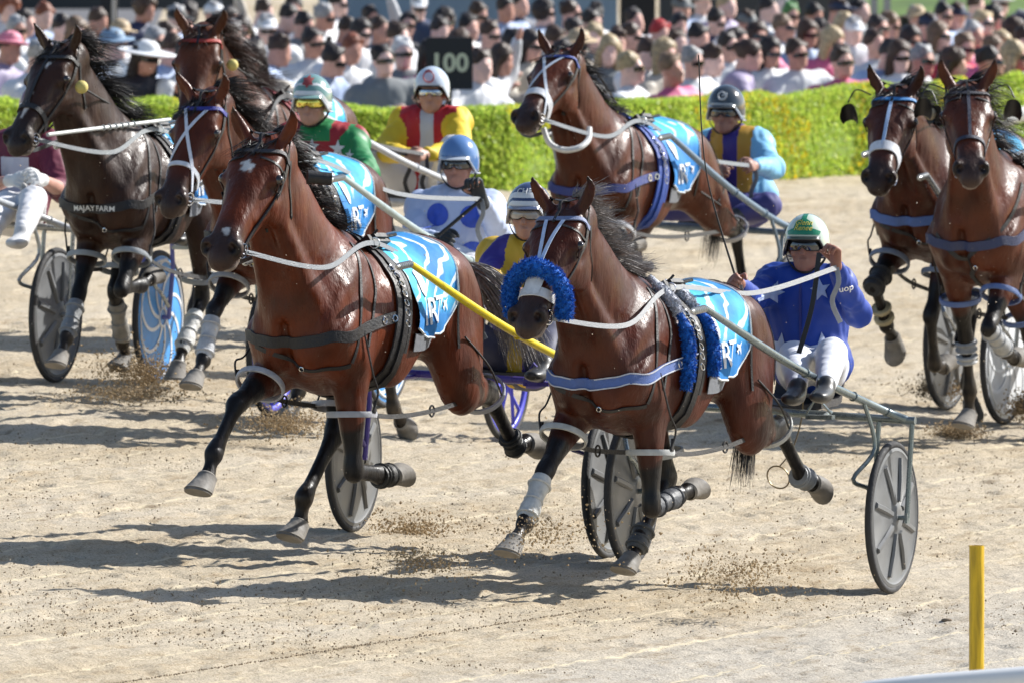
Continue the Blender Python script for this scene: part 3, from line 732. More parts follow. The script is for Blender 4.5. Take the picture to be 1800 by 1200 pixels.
    sur = gb.build('surcingle', blk if not bib else strap_m(bib), root)
    for s in (-1, 1):
        for a in (48, 56, 64, 72, 80, 88, 97):
            bk_ = MB()
            q, nn = S.ray(Vector((.16+.02,0,1.19))*z, (0, s*math.sin(R_(a)), math.cos(R_(a))), .022)
            bk_.ring(q, nn, .019, .0028, 10, 5, squash=.6); bk_.build('buckle', CHROME(), sur)
    for s in (-1, 1):
        sp = MB(); c, nn = S.ray(Vector((.13,0,1.19))*z, (0, s*.32, 1), .03); R = Matrix(((1,0,0),(0,nn.z,nn.y),(0,-nn.y,nn.z))).transposed()
        sp.box(c, (.22,.075,.035), R); sp.box(c+nn*.028, (.13,.05,.022), R)
        sp.tube([c+nn*.03+Vector((.06,0,0)), c+nn*.075+Vector((.05,0,0))], .006, 6)
        sp.tube([c+nn*.03+Vector((-.06,0,0)), c+nn*.05+Vector((-.14,s*.02,0))], .008, 6); sp.build('saddle_pad', blk, root)
    h.terret = {}
    for s in (-1, 1):
        tr = MB(); c, nn = S.ray(Vector((.20,0,1.19))*z, (0, s*.45, 1), .05); h.terret[s] = c; tr.ring(c, Vector((1,.2*s,0)), .024, .004, 14, 6); tr.build('terret', CHROME(), root)
    if fur:
        for x_, l_ in ((.26, 118), (.07, 104)):
            for s in (-1, 1):
                P, N = ringpts(x_, .03, a0=s*8, a1=s*l_, n=16, off=.03); k = int(len(P)*.38)
                fur_roll('girth_sleeve', P[k:], .032, fur, root, 2600)
                fur_roll('girth_sleeve', P[:k+1], .03, (.62,.64,.70), root, 1200)
    # breast collar
    bc = MB(); zc = 1.13
    path = [(.18,.285,zc+.06),(.36,.27,zc+.03),(.55,.235,zc-.02),(.68,.16,zc-.05),(.76,.06,zc-.07)]
    full = path+[(.77,0,zc-.07)]+[(p[0],-p[1],p[2]) for p in path[::-1]]
    P, N = S.path([Vector(p)*z for p in full], .004, 7); 
    cw = .05*z; bc.ribbon(P, N, cw, .008); coll = bc.build('breast_collar', strap_m(collar) if collar[2] > .05 else blk, root)
    P2, N2 = S.path([Vector(p)*z for p in full], .013, 7)
    if trim:
        for o in (-1, 1):
            t_ = MB(); t_.ribbon([p+Vector((0,0,o*cw*.46)) for p in P2], N2, .006, .003); t_.build('trim', strap_m(trim), coll)
    if text:
        decal('lettering', text_mesh(text, .042*z, .0006), Vector((.9,.02,zc-.068))*z, (0,1,0), (0,0,1), Snap(*ribbon_geo(P, N, cw, .012)), strap_m((.75,.75,.72)), coll, .004)
    for s in (-1, 1):
        for q_, r_ in (((.33,s*.28,zc+.035), .018), ((.26,s*.285,zc+.045), .015)):
            bk = MB(); c, nn = S.near(Vector(q_)*z, .014); bk.ring(c, nn, r_, .004, 8, 6); bk.build('buckle', CHROME(), coll)
    # diagonal strap over the chest, martingale or Y harness
    dg = MB()
    if breast_v:
        for s in (-1, 1): strap(dg, [Vector(p)*z for p in ((.42,s*.2,1.38),(.62,s*.19,1.2),(.74,s*.07,1.04),(.745,0,.98))], .024*z)
        strap(dg, [Vector(p)*z for p in ((.745,0,.99),(.70,0,.9),(.62,0,.84),(.45,0,.82))], .026*z)
    else:
        strap(dg, [Vector(p)*z for p in ((.70,-.14,1.05),(.745,-.03,1.0),(.73,.06,.95),(.66,.16,.94),(.56,.22,.97))], .02*z)
        strap(dg, [Vector(p)*z for p in ((.38,.12,1.5),(.46,.215,1.35),(.52,.24,1.18),(.56,.225,.98))], .018*z)
        strap(dg, [Vector(p)*z for p in ((.38,-.12,1.5),(.46,-.215,1.35),(.52,-.24,1.18),(.56,-.225,.98))], .018*z)
        strap(dg, [Vector(p)*z for p in ((.36,.13,1.5),(.34,.25,1.35),(.40,.265,1.2),(.46,.25,1.05))], .014*z)
    dg.build('breast_strap', blk, root)
    bq = MB()
    c, nn = S.near(Vector((.72,.07,.96))*z, .008); bq.ring(c, nn, .015, .003, 10, 5, squash=.7); bq.build('buckle', CHROME(), root)
    # back straps to the tail and over the loins
    bs = MB(); P, N = S.path([Vector(p)*z for p in ((.05,0,1.56),(-.3,0,1.55),(-.6,0,1.53),(-.8,0,1.45))], .006, 6); bs.ribbon(P, N, .018, .004)
    for s in (-1, 1):
        strap(bs, [Vector(p)*z for p in ((-.35,s*.02,1.55),(-.42,s*.2,1.45),(-.45,s*.27,1.25),(-.46,s*.28,1.05))], .014*z)
        strap(bs, [Vector(p)*z for p in ((-.62,s*.02,1.52),(-.70,s*.18,1.42),(-.78,s*.21,1.25),(-.76,s*.2,1.08))], .014*z)
    bs.build('hip_strap', blk, root)
    # hobbles: a loop round each upper leg, joined fore to hind on each side
    if hobL:
        HP = {}
        for n in LEGS:
            j = h.J[n]; s = -1 if n[1] == 'R' else 1
            if n[0] == 'F': a, b, t = j[0], j[1], .42; rx = .105
            else: a, b, t = j[1], j[2], .70; rx = .10
            c = a.lerp(b, t); d = (b-a).normalized(); HP[n] = (c, d, rx)
            ax = (d*.8+Vector((0,0,-.6))).normalized()
            lp = MB(); u = Vector((0,1,0)); u = (u-ax*u.dot(ax)).normalized(); v = ax.cross(u)
            nn_ = 28; V = []; F = []
            for i in range(nn_):
                t_ = 2*math.pi*i/nn_; rr = Vector(u*math.cos(t_)+v*math.sin(t_)); p = c+rr*rx*z*(1.0 if n[0] == 'F' else 1.05)
                for (o1, o2) in ((-.005,-.014),(.005,-.014),(.008,0),(.005,.014),(-.005,.014),(-.007,0)): V.append(p+rr*o1+ax*o2)
            for i in range(nn_):
                for k in range(6): F.append((i*6+k, i*6+(k+1) % 6, ((i+1) % nn_)*6+(k+1) % 6, ((i+1) % nn_)*6+k))
            lp.add(V, F); lo = lp.build('hobble_loop', strap_m(hob), root)
            hg = MB(); q = c+u*s*rx*z
            if n[0] == 'F':
                e, _ = S.near(Vector((.50,s*.24,1.12))*z, .01)
                hg.tube(cat_rom([q+v*.02, q+Vector((0.0,s*.02,.10)), (q+e)/2+Vector((0,s*.02,0)), e], 5), .005, 6)
                hg.box(q+Vector((0,s*.005,.035)), (.02,.008,.06))
            else:
                e, _ = S.near(Vector((-.5,s*.28,1.1))*z, .01)
                hg.tube(cat_rom([q, (q+e)/2+Vector((0,s*.03,0)), e], 6), .005, 6)
            hg.build('hanger', blk, lo)
        for s, a, b in ((-1,'FR','HR'), (1,'FL','HL')):
            ca, da, ra = HP[a]; cb, db, rb = HP[b]; pa = ca+Vector((-ra*.9,s*.05,0)); pb = cb+Vector((rb*.8,s*.06,0)); mid = (pa+pb)/2+Vector((0,s*.02,-.03))
            cn = MB(); P = cat_rom([pa, pa.lerp(mid,.4)+Vector((0,0,-.015)), mid, pb], 6); cn.ribbon(P, [Vector((0,s,.2))]*len(P), .022, .004)
            cn.ring(mid, (0,1,0), .026, .005, 14, 6); cn.build('hobble_strap', blk, root)
    # leg boots
    for (n, seg, t0, t1, r, colr) in boots:
        j = h.J[n]; 
        a, b = (j[1], j[2]) if seg == 'c' and n[0] == 'F' else (j[2], j[3]) if seg == 'c' else (j[0], j[1]) if seg == 'k' else (j[-3], j[-2])
        P = [a.lerp(b, t0+(t1-t0)*i/6) for i in range(7)]
        bm_ = MB(); rs = [r*(.9+.12*math.sin(i*1.7+ord(n[1])))*z for i in range(7)]; rs[0] *= .93; rs[-1] *= .93
        bm_.tube(P, rs, 16)
        for i in (1, 3, 5): bm_.ring(P[i], (b-a), rs[i]*1.0, .007, 16, 6)
        bm_.build('leg_boot', mat('boot %.2f%.2f%.2f' % colr, colr, .55, bump=.5, bscale=50, var=.25), root)
    # race cloth
    if cloth:
        nu, nv_ = 16, 44; V = []; F = []
        for i in range(nu+1):
            u = i/nu; x = .085-.50*u
            amax = 108-30*max(0, .25-u)-30*max(0, (u-.62)/.38)**2
            for j in range(nv_+1):
                a = R_(-amax+2*amax*j/nv_); q, nn = S.ray(Vector((x,0,1.19))*z, (0, math.sin(a), math.cos(a)), .016)
                wv = .006*math.sin(u*14+abs(a)*5)*max(0, abs(a)-.5)+.008*max(0, abs(a)-1.0)*(1+math.sin(u*19))+.004*math.sin(u*41+a*9)
                V.append(q+nn*wv)
        k = nv_+1
        for i in range(nu):
            for j in range(nv_): F.append((i*k+j, i*k+j+1, (i+1)*k+j+1, (i+1)*k+j))
        o = mk('saddle_cloth', np.array([tuple(v) for v in V]), F, cloth_mat(), root)
        rim = MB()
        for j in (0, nv_):
            P = [V[i*k+j] for i in range(nu+1)]; rim.tube(P, .0055, 6)
        P = [V[nu*k+j] for j in range(nv_+1)]; rim.tube(P, .0055, 6)
        rim.build('hem', strap_m((.68,.72,.74)), o)
        sc = Snap(V, F)
        sm_ = strap_m((.74,.76,.78))
        for s in (-1, 1):
            U = Vector((-s,0,.0)); W = Vector((0,0,1)); D = U.cross(W)
            O = Vector((-.13,s*.3,1.235))*z
            tv, tf = text_mesh('IRT', .165*z, .0015)
            decal('lettering', (tv, tf), O+U*.0+W*(-.03), (U+W*.10), W, sc, sm_, o, .006)
            pl = [(0,.045),(.008,.012),(.045,-.008),(.045,-.016),(.008,-.008),(.006,-.03),(.018,-.042),(0,-.036),(-.018,-.042),(-.006,-.03),(-.008,-.008),(-.045,-.016),(-.045,-.008),(-.008,.012)]
            rot = R_(40); pl = [(x*math.cos(rot)+y*math.sin(rot), -x*math.sin(rot)+y*math.cos(rot)) for x, y in pl]
            decal('plane_emblem', poly_grid([(x*.8*z, y*.8*z) for x, y in pl], .01), O+U*.185+W*(.01), U, W, sc, sm_, o, .006)
            decal('number_disc', poly_grid(circ_poly(.058*z), .012), O+U*(-.10)+W*.10, U, W, sc, sm_, o, .005)
        for s in (-1, 1):
            gv = MB(); P = []; N = []
            for i in range(5):
                q, nn = S.ray(Vector((.09-.07*i,0,1.19))*z, (0, s*math.sin(R_(112)), math.cos(R_(112))), .012); P.append(q); N.append(nn)
            gv.ribbon(P, N, .085, .004); gv.build('cloth_flap', mat('grey cloth', (.16,.17,.19), .7, bump=.3), root)
    return h
def ribbon_geo(P, N, w, off):
    V = []; F = []
    for i in range(len(P)):
        n = Vector(N[i]).normalized(); d = (P[min(i+1, len(P)-1)]-P[max(i-1, 0)]).normalized(); b = n.cross(d).normalized()*w*.7
        V += [P[i]-b+n*off, P[i]+b+n*off]
    for i in range(len(P)-1): F.append((2*i, 2*i+1, 2*i+3, 2*i+2))
    return V, F
def fur_roll(name, P, r, col, parent, n):
    core = MB(); P = [Vector(p) for p in P]; m = len(P); rs = [r*(.55+.45*min(1, min(i, m-1-i)/2.0)) for i in range(m)]
    core.tube(P, [q*.82 for q in rs], 14)
    mm = mat('fur %.2f%.2f%.2f' % col, col, .8, bump=.8, bscale=70, var=.45, vscale=90)
    o = core.build(name, mm, parent)
    rt = []
    for _ in range(n):
        i = random.uniform(0, m-1.001); k = int(i); p = P[k].lerp(P[k+1], i-k); t = (P[k+1]-P[k]).normalized(); rr = rs[k]
        u = t.orthogonal().normalized(); v = t.cross(u); a = random.uniform(0, 2*math.pi); d = u*math.cos(a)+v*math.sin(a)
        cl = Vector((math.sin(a*5+i*3), math.cos(a*4-i*2.3), math.sin(i*4+a*3)))*.55; rt.append((p+d*rr*.7, d+cl+t*random.uniform(-.3,.3)+Vector((0,0,-.3)), rr*random.uniform(.25,.6), Vector((random.uniform(-1,1), random.uniform(-1,1), random.uniform(-1.5,.5)))*.006))
    strands('pile', rt+[(a_[0], a_[1]+Vector((random.gauss(0,.3), random.gauss(0,.3), random.gauss(0,.3))), a_[2]*.9, a_[3]) for a_ in rt], mm, o, 2, .0042)
    return o
def hair_m(name):
    return {'black hair': mat('black hair', (.02,.017,.016), .45, var=.4, vscale=60), 'grey hair': mat('grey hair', (.24,.22,.21), .5, var=.5, vscale=60), 'brown hair': mat('brown hair', (.06,.03,.018), .45, var=.4, vscale=60)}[name]
def mane(h, m, side=1, n=900, length=.17, blow=(-.35,.2,.05), forelock=True, wild=.25):
    z = h.size; R = random.Random(n+len(h.key)); roots = []
    nc = 64; n = int(n*2.2)
    for ci in range(nc):
        t = (ci+R.random())/nc; lift = R.uniform(.1,.75)*(1+wild); cl = length*R.uniform(.6,1.15)*z; cb = Vector((R.uniform(-.5,.1), side*R.uniform(.1,.5), -R.uniform(.5,1.1)+wild))
        cd = Vector((blow[0]*R.uniform(.2,1.2), side*R.uniform(.2,.8), blow[2]))
        for i in range(n//nc):
            tt = min(1, max(0, t+R.gauss(0,.012))); base = h.g(-.05, R.uniform(-.012,.012), .07).lerp(Vector((.30,0,1.54))*z, tt)
            q, nn = h.snap.near(base+Vector((-.05,0,.09)), -.004)
            d = nn*lift+cd+Vector((R.gauss(0,.10), R.gauss(0,.10), R.gauss(0,.10)))
            roots.append((q, d, cl*R.uniform(.7,1.1), cb*cl*R.uniform(.7,1.25)+Vector((R.gauss(0,.012), R.gauss(0,.012), R.gauss(0,.012)))))
    if forelock:
        for i in range(n//5):
            q = h.g(R.uniform(-.02,.03), R.uniform(-.04,.04), .10); q, nn = h.snap.near(q, -.002)
            roots.append((q, h.ax*R.uniform(.5,1)+h.up*R.uniform(.1,.3)+h.lt*R.gauss(-.25,.25), .14*R.uniform(.5,1.1), -h.up*.035+h.lt*R.uniform(-.05,.02)))
    return strands('mane', roots, m, h.root, 7, .0034)
def tail(h, m, pts, n=900, spread=.06, w=.005):
    """pts: horse-frame path of the tail"""
    R = random.Random(7+n); P = cat_rom([Vector(p)*h.size for p in pts], 5); V = []; F = []
    for i in range(n):
        a = R.uniform(0, 6.28); r0 = math.sqrt(R.random()); st = R.uniform(0, .35); en = R.uniform(.55, 1.0); k = 9; o = len(V)
        u = Vector((math.cos(a), math.sin(a), R.uniform(-1,1))).normalized(); ph = R.uniform(0, 6.28)
        sd = Vector((R.uniform(-1,1), R.uniform(-1,1), R.uniform(-1,1))).normalized()
        for j in range(k+1):
            t = st+(en-st)*j/k; f = t*(len(P)-1); q = P[min(int(f), len(P)-2)].lerp(P[min(int(f)+1, len(P)-1)], f-min(int(f), len(P)-2))
            rr = (.02+spread*t**1.1)*r0*(1.0+.2*math.sin(ph+5*t))
            q = q+u*rr+Vector((math.sin(ph+7*t), math.cos(ph+6*t), 0))*.012*t
            ww = w*(1-.7*j/k); V += [tuple(q-sd*ww/2), tuple(q+sd*ww/2)]
        for j in range(k): F.append((o+2*j, o+2*j+1, o+2*j+3, o+2*j+2))
    return mk('tail', np.array(V), np.array(F), m, h.root)
# ------------------------------------------------------------------ sulkies
SULK = 'racing sulkies behind the horses'
def make_sulky(px, s, head, label, tubec=(.30,.36,.36), fork=None, wheel=('disc',(.15,.155,.16)), wheelL=None, tip=None, shaftcol=None, R_w=.36, side=(-1,1), parts=True):
    loc = on_ground(px, s); M = frame(loc, head)
    root = empty('racing_sulky', M, label, 'sulky', SULK)
    tm = mat('tube %.2f%.2f%.2f' % tubec, tubec, .28, metal=.65 if max(tubec) < .5 and abs(tubec[0]-tubec[2]) < .12 else 0., bump=.08, bscale=30, var=.12)
    fm = mat('tube %.2f%.2f%.2f' % fork, fork, .35, var=.12) if fork else tm
    sm_ = mat('tube %.2f%.2f%.2f' % shaftcol, shaftcol, .3, var=.08) if shaftcol else tm
    for sd_ in side:
        cz = bank_z(loc.x+sd_*.65*math.cos(R_(head)))-bank_z(loc.x)      # the track falls across, each wheel meets it
        hub = Vector((0, sd_*.65, R_w+cz)); wl = wheelL if (sd_ == 1 and wheelL) else wheel
        make_wheel(root, hub, R_w, wl, sd_)
        top_o = Vector((-.02, sd_*.745, .80+cz*.5)); top_i = Vector((-.02, sd_*.58, .80+cz*.5))
        f = MB(); f.tube([top_o, hub+Vector((0, sd_*.075, .0))], .013, 8); f.tube([top_i, top_i*.5+hub*.5+Vector((0,-sd_*.045,.06)), hub+Vector((0,-sd_*.06,0))], .013, 8)
        f.box(hub+Vector((0, sd_*.078, 0)), (.045,.012,.05)); f.tube([hub+Vector((0,-sd_*.07,0)), hub+Vector((0,sd_*.085,0))], .012, 10)
        f.build('fork', fm, root)
        # shaft: from the arch forward past the hip to the saddle
        tp = Vector(tip[sd_]) if tip else Vector((1.75, sd_*.34, 1.30)); mid1 = top_i.lerp(tp, .5)+Vector((0, sd_*.03, .0)); b1 = tp+Vector((-.14, sd_*.012, .005))
        sh = MB(); P = cat_rom([top_o+Vector((-.0,-sd_*.03,0)), top_i+Vector((.16, sd_*.02, .075)), mid1, b1], 7); sh.tube(P, [.019]*(len(P)-4)+[.018,.017,.016,.015], 10)
        for tt in (.25, .42, .62): 
            q = P[int(tt*len(P))]; sh.ring(q, P[int(tt*len(P))+1]-q, .021, .004, 12, 6)
        so = sh.build('shaft', sm_, root)
        tpb = MB(); tpb.tube([b1, tp], .012, 10)
        for k in range(7): tpb.ring(b1.lerp(tp, .08+.14*k), tp-b1, .014, .0045, 12, 6)
        tpb.tube([tp, tp+(tp-b1)*.12], [.014,.008], 10); tpb.build('shaft_tip', mat('tip', (.55,.56,.55), .3, metal=.6), so)
        br = MB(); q0 = P[int(.38*len(P))]; br.tube(cat_rom([q0, q0.lerp(hub, .45)+Vector((.05, sd_*.01, .03)), Vector((.30, sd_*.56, .56+cz)), Vector((.13, sd_*.585, .50+cz)), hub+Vector((.02,-sd_*.065,.06))], 5), .011, 8)
        br.build('brace', tm, root)
    ar = MB(); ar.tube([(-.02,-.76,.80-.00), (-.02,.76,.80)], .019, 12)
    cz_ = .65*math.cos(R_(head))*BANK*.5
    ar.V = [(v[0], v[1], v[2]-v[1]*BANK*.5) for v in ar.V]; ar.build('arch', tm, root)
    st = MB()
    for a in (-1, 1): st.tube(cat_rom([(-.02,a*.16,.80), (-.22,a*.13,.77), (-.45,a*.10,.76), (-.72,a*.10,.84)], 4), .012, 8)
    st.build('seat_frame', tm, root)
    se = MB(); nn = 12
    V = []; F = []
    for i in range(9):
        x = -.72+.34*i/8
        for j in range(9):
            y = -.17+.34*j/8; V.append((x, y, .80+.025*((j-4)/4)**2+(.10 if i == 0 else .03*max(0, 1-i/2)))); 
    F = [(a*9+b, a*9+b+1, (a+1)*9+b+1, (a+1)*9+b) for a in range(8) for b in range(8)]
    V2 = [(v[0], v[1], v[2]-.035) for v in V]; se.add(V, F); se.add(V2, [f[::-1] for f in F])
    edge = [i for i in range(9)]+[i*9+8 for i in range(1, 9)]+[80-i for i in range(1, 9)]+[72-9*i for i in range(1, 8)]
    b = 0
    for k in range(len(edge)):
        p, q = edge[k], edge[(k+1) % len(edge)]; se.F.append([p, q, q+81, p+81])
    se.build('seat', mat('seat vinyl', (.03,.03,.035), .5, bump=.3), root)
    for a in (-1, 1):
        ft = MB(); ft.tube(cat_rom([(-.02,a*.34,.80), (.14,a*.37,.80), (.26,a*.40,.80)], 4), .012, 8); ft.box((.28,a*.39,.80), (.05,.13,.02)); ft.tube([(.30,a*.33,.82),(.33,a*.39,.90),(.30,a*.45,.82)], .007, 6); ft.build('footrest', tm, root)
    return root, M
def make_wheel(root, hub, R, style, sd_):
    """wheel in the x-z plane, axis y"""
    kind, col = style[0], style[1]
    w = bpy.data.objects.new('wheel', None)
    n = 48; V = []; F = []
    prof = [(R-.030,-.014),(R-.012,-.017),(R-.003,-.010),(R,0),(R-.003,.010),(R-.012,.017),(R-.030,.014)]
    def lathe(prof, n=48, closed=False):
        V = []; F = []; m = len(prof)
        for i in range(n):
            a = 2*math.pi*i/n
            for r, y in prof: V.append((hub.x+r*math.cos(a), hub.y+y, hub.z+r*math.sin(a)))
        for i in range(n):
            for k in range(m-1 if not closed else m):
                F.append((i*m+k, i*m+(k+1) % m, ((i+1) % n)*m+(k+1) % m, ((i+1) % n)*m+k))
        return np.array(V), F
    tyre_m = mat('tyre', (.035,.035,.037), .75, bump=.3, var=.3)
    V, F = lathe(prof, 64, True); t = mk('wheel', V, F, tyre_m, root)
    dm = mat('wheel disc %.2f%.2f%.2f' % col, col, .42, bump=.1, bscale=12, var=.18, vscale=7)
    if kind == 'disc':
        pr = [(R-.030,.015),(R-.045,.019),(R-.058,.012),(.075,.026),(.06,.036),(.03,.036),(.0,.034)]
        V, F = lathe(pr, 48); V2, F2 = lathe([(r, -y) for r, y in pr][::-1], 48)
        d = MB(); d.add(V, F); d.add(V2, F2); d.build('disc', dm, t)
        rb = MB()
        for i in range(8):
            a = 2*math.pi*(i+.35)/8
            for s in (-1, 1):
                P = [(.08,.030),(.18,.028),(R-.075,.018)]
                V = []; F = []
                for r, y in P:
                    for off, dy in ((-.017,0),(-.009,.012),(.009,.012),(.017,0)):
                        V.append((hub.x+r*math.cos(a)-off*math.sin(a), hub.y+s*(y-.004+dy), hub.z+r*math.sin(a)+off*math.cos(a)))
                for k in range(2):
                    for j in range(3): F.append((k*4+j, k*4+j+1, (k+1)*4+j+1, (k+1)*4+j) if s < 0 else (k*4+j, (k+1)*4+j, (k+1)*4+j+1, k*4+j+1))
                F += [(0,1,2,3), (8,9,10,11)]
                rb.add(V, F)
        rb.build('rib', dm, t)
    elif kind == 'swirl':
        pr = [(R-.030,.013),(R-.05,.016),(.05,.022),(.0,.024)]
        V, F = lathe(pr, 48); V2, F2 = lathe([(r, -y) for r, y in pr][::-1], 48)
        d = MB(); d.add(V, F); d.add(V2, F2); d.build('disc', dm, t)
        pm = mat('wheel print', style[2], .45)
        q = MB()
        for s in (-1, 1):
            for i in range(9):
                P = []
                for k in range(13):
                    f_ = k/12; r = .05+(R-.10)*math.sin(f_*math.pi*.5); a = 2*math.pi*i/9+f_*1.15; P.append(Vector((hub.x+r*math.cos(a), hub.y+s*(.0245-.008*r/R), hub.z+r*math.sin(a))))
                q.ribbon(P, [Vector((0,s,0))]*13, .020, .002)
            q.ring(Vector(hub)+Vector((0,s*.018,0)), (0,1,0), R-.055, .007, 40, 5)
            q.ring(Vector(hub)+Vector((0,s*.024,0)), (0,1,0), .05, .008, 24, 5)
        q.build('wheel_pattern', pm, t)
    else:
        sp = MB(); ns = style[2]
        for i in range(ns):
            a = 2*math.pi*i/ns; r0 = .035; r1 = R-.03
            a2 = a+(.18 if i % 2 else -.18); ys = .03*(1 if i % 2 else -1)
            sp.tube([(hub.x+r0*math.cos(a2), hub.y+ys, hub.z+r0*math.sin(a2)), (hub.x+r1*math.cos(a), hub.y, hub.z+r1*math.sin(a))], style[3], 5)
        sp.tube([hub+Vector((0,-.04,0)), hub+Vector((0,.04,0))], .035, 16); sp.build('spoke', dm, t)
        V, F = lathe([(R-.028,.012),(R-.06,.009),(R-.06,-.009),(R-.028,-.012)], 48, True); mk('rim', V, F, dm, t)
    bpy.data.objects.remove(w)
    return t
# ------------------------------------------------------------------ people
def skin_m(c=(.42,.22,.15)): return mat('skin %.2f' % c[0], c, .5, var=.10, vscale=25, bump=.15, bscale=120)
def cloth_m(c, rough=.62, b=.35): return mat('fabric %.2f %.2f %.2f' % c, c, rough, bump=b, bscale=9, bdist=.012, var=.07, vscale=6)
def unit(v): v = np.asarray(v, float); return v/np.linalg.norm(v)
def wrinkle(V, Q, amp, sc=1.0, seed=0):
    """small cloth folds along the surface normals"""
    N = np.zeros_like(V); a, b, c = V[Q[:, 0]], V[Q[:, 1]], V[Q[:, 2]]; n = np.cross(b-a, c-a)
    for i in range(4): np.add.at(N, Q[:, i], n)
    N /= np.linalg.norm(N, axis=1)[:, None]+1e-9
    x, y, z = (V*sc).T
    w = np.sin(31*z+9*np.sin(11*x+seed)+6*np.sin(13*y))*.5+np.sin(23*x+19*z+7*np.sin(17*y+seed))*.35+np.sin(47*y-29*z+5*np.sin(21*x))*.3
    return V+N*(w*amp)[:, None]
def head_axes(f, yaw=0, pitch=0, roll=0):
    """f: unit forward; returns forward, left, up as numpy"""
    f = Vector(f).normalized(); R = Matrix.Rotation(R_(yaw), 3, 'Z'); f = R @ f; l = Vector((0,0,1)).cross(f).normalized(); f = Matrix.Rotation(R_(pitch), 3, l) @ f; u = f.cross(l)
    l2 = Matrix.Rotation(R_(roll), 3, f) @ l; return np.array(f), np.array(l2), np.array(f.cross(l2))
def add_head(S, c, f, l, u, k=.02, ears=True, z=1.):
    H = lambda a, b, d: np.array(c)+(a*f+b*l+d*u)*z
    S.ball(H(-.01,0,.035), np.array((.077,.100,.095))*z, side=l, ax=f, k=k)      # side, (third)=up?, along f
    S.ball(H(.02,0,-.035), np.array((.064,.085,.07))*z, side=l, ax=f, k=k)
    S.ball(H(.045,0,-.085), np.array((.046,.030,.045))*z, side=l, ax=f, k=.02)
    S.ball(H(.078,0,-.098), np.array((.020,.017,.018))*z, side=l, ax=f, k=.015)
    S.chain([(*H(.088,0,.012),.009*z,.010*z),(*H(.103,0,-.02),.011*z,.012*z),(*H(.110,0,-.034),.015*z,.012*z)], side=l, k=.012)
    S.ball(H(.093,0,-.062), np.array((.024,.0075,.010))*z, side=l, ax=f, k=.008)
    S.ball(H(.090,0,-.075), np.array((.020,.0075,.010))*z, side=l, ax=f, k=.008)
    for s in (-1, 1):
        S.ball(H(.062,s*.046,-.03), np.array((.018,.02,.02))*z, side=l, ax=f, k=.02)
        S.ball(H(.080,s*.032,.028), np.array((.02,.008,.012))*z, side=l, ax=f, k=.012)
        S.ball(H(.094,s*.032,.006), np.array((.016,.011,.012))*z, side=l, ax=f, k=.012, sub=True)
        if ears: S.ball(H(-.012,s*.080,-.01), np.array((.010,.032,.020))*z, side=l, ax=f, k=.01)
    S.chain([(*H(.105,-.022,-.0685),.004,.0022),(*H(.112,0,-.0685),.006,.0022),(*H(.105,.022,-.0685),.004,.0022)], side=u, k=.004, sub=True)
def add_hand(S, wrist, d, palm, z=1., curl=1., thumb=1):
    """d: direction of the hand, palm: direction the palm faces"""
    d = unit(d); p = unit(np.asarray(palm)-d*np.dot(palm, d)); s = np.cross(d, p)
    w = np.array(wrist, float)
    S.chain([(*w,.027*z,.020*z),(*(w+d*.035*z),.036*z,.019*z),(*(w+d*.085*z),.040*z,.017*z)], side=s, k=.015)
    for i, (o, L) in enumerate(((-.030,.062),(-.010,.072),(.011,.068),(.031,.054))):
        b = w+d*.088*z+s*o*z; a1 = .75*curl; a2 = 2.0*curl; a3 = 2.9*curl
        q = [b]
        for a, l_ in ((a1, .42),(a2, .33),(a3, .27)): q.append(q[-1]+(d*math.cos(a)+p*math.sin(a))*L*l_*1.15*z)
        S.chain([(*q[0],.0098*z,.0098*z),(*q[1],.0094*z,.0094*z),(*q[2],.0085*z,.0085*z),(*q[3],.0072*z,.0072*z)], side=s, k=.006, n=2)
    t0 = w+d*.03*z-s*thumb*.034*z; t1 = t0+(d*.7-s*thumb*.55+p*.5)*.035*z; t2 = t1+(d*.6+p*.7)*.032*z; t3 = t2+(d*.4+p*.7+s*thumb*.4)*.024*z
    S.chain([(*t0,.013*z,.013*z),(*t1,.012*z,.012*z),(*t2,.0105*z,.0105*z),(*t3,.008*z,.008*z)], side=s, k=.008, n=2)
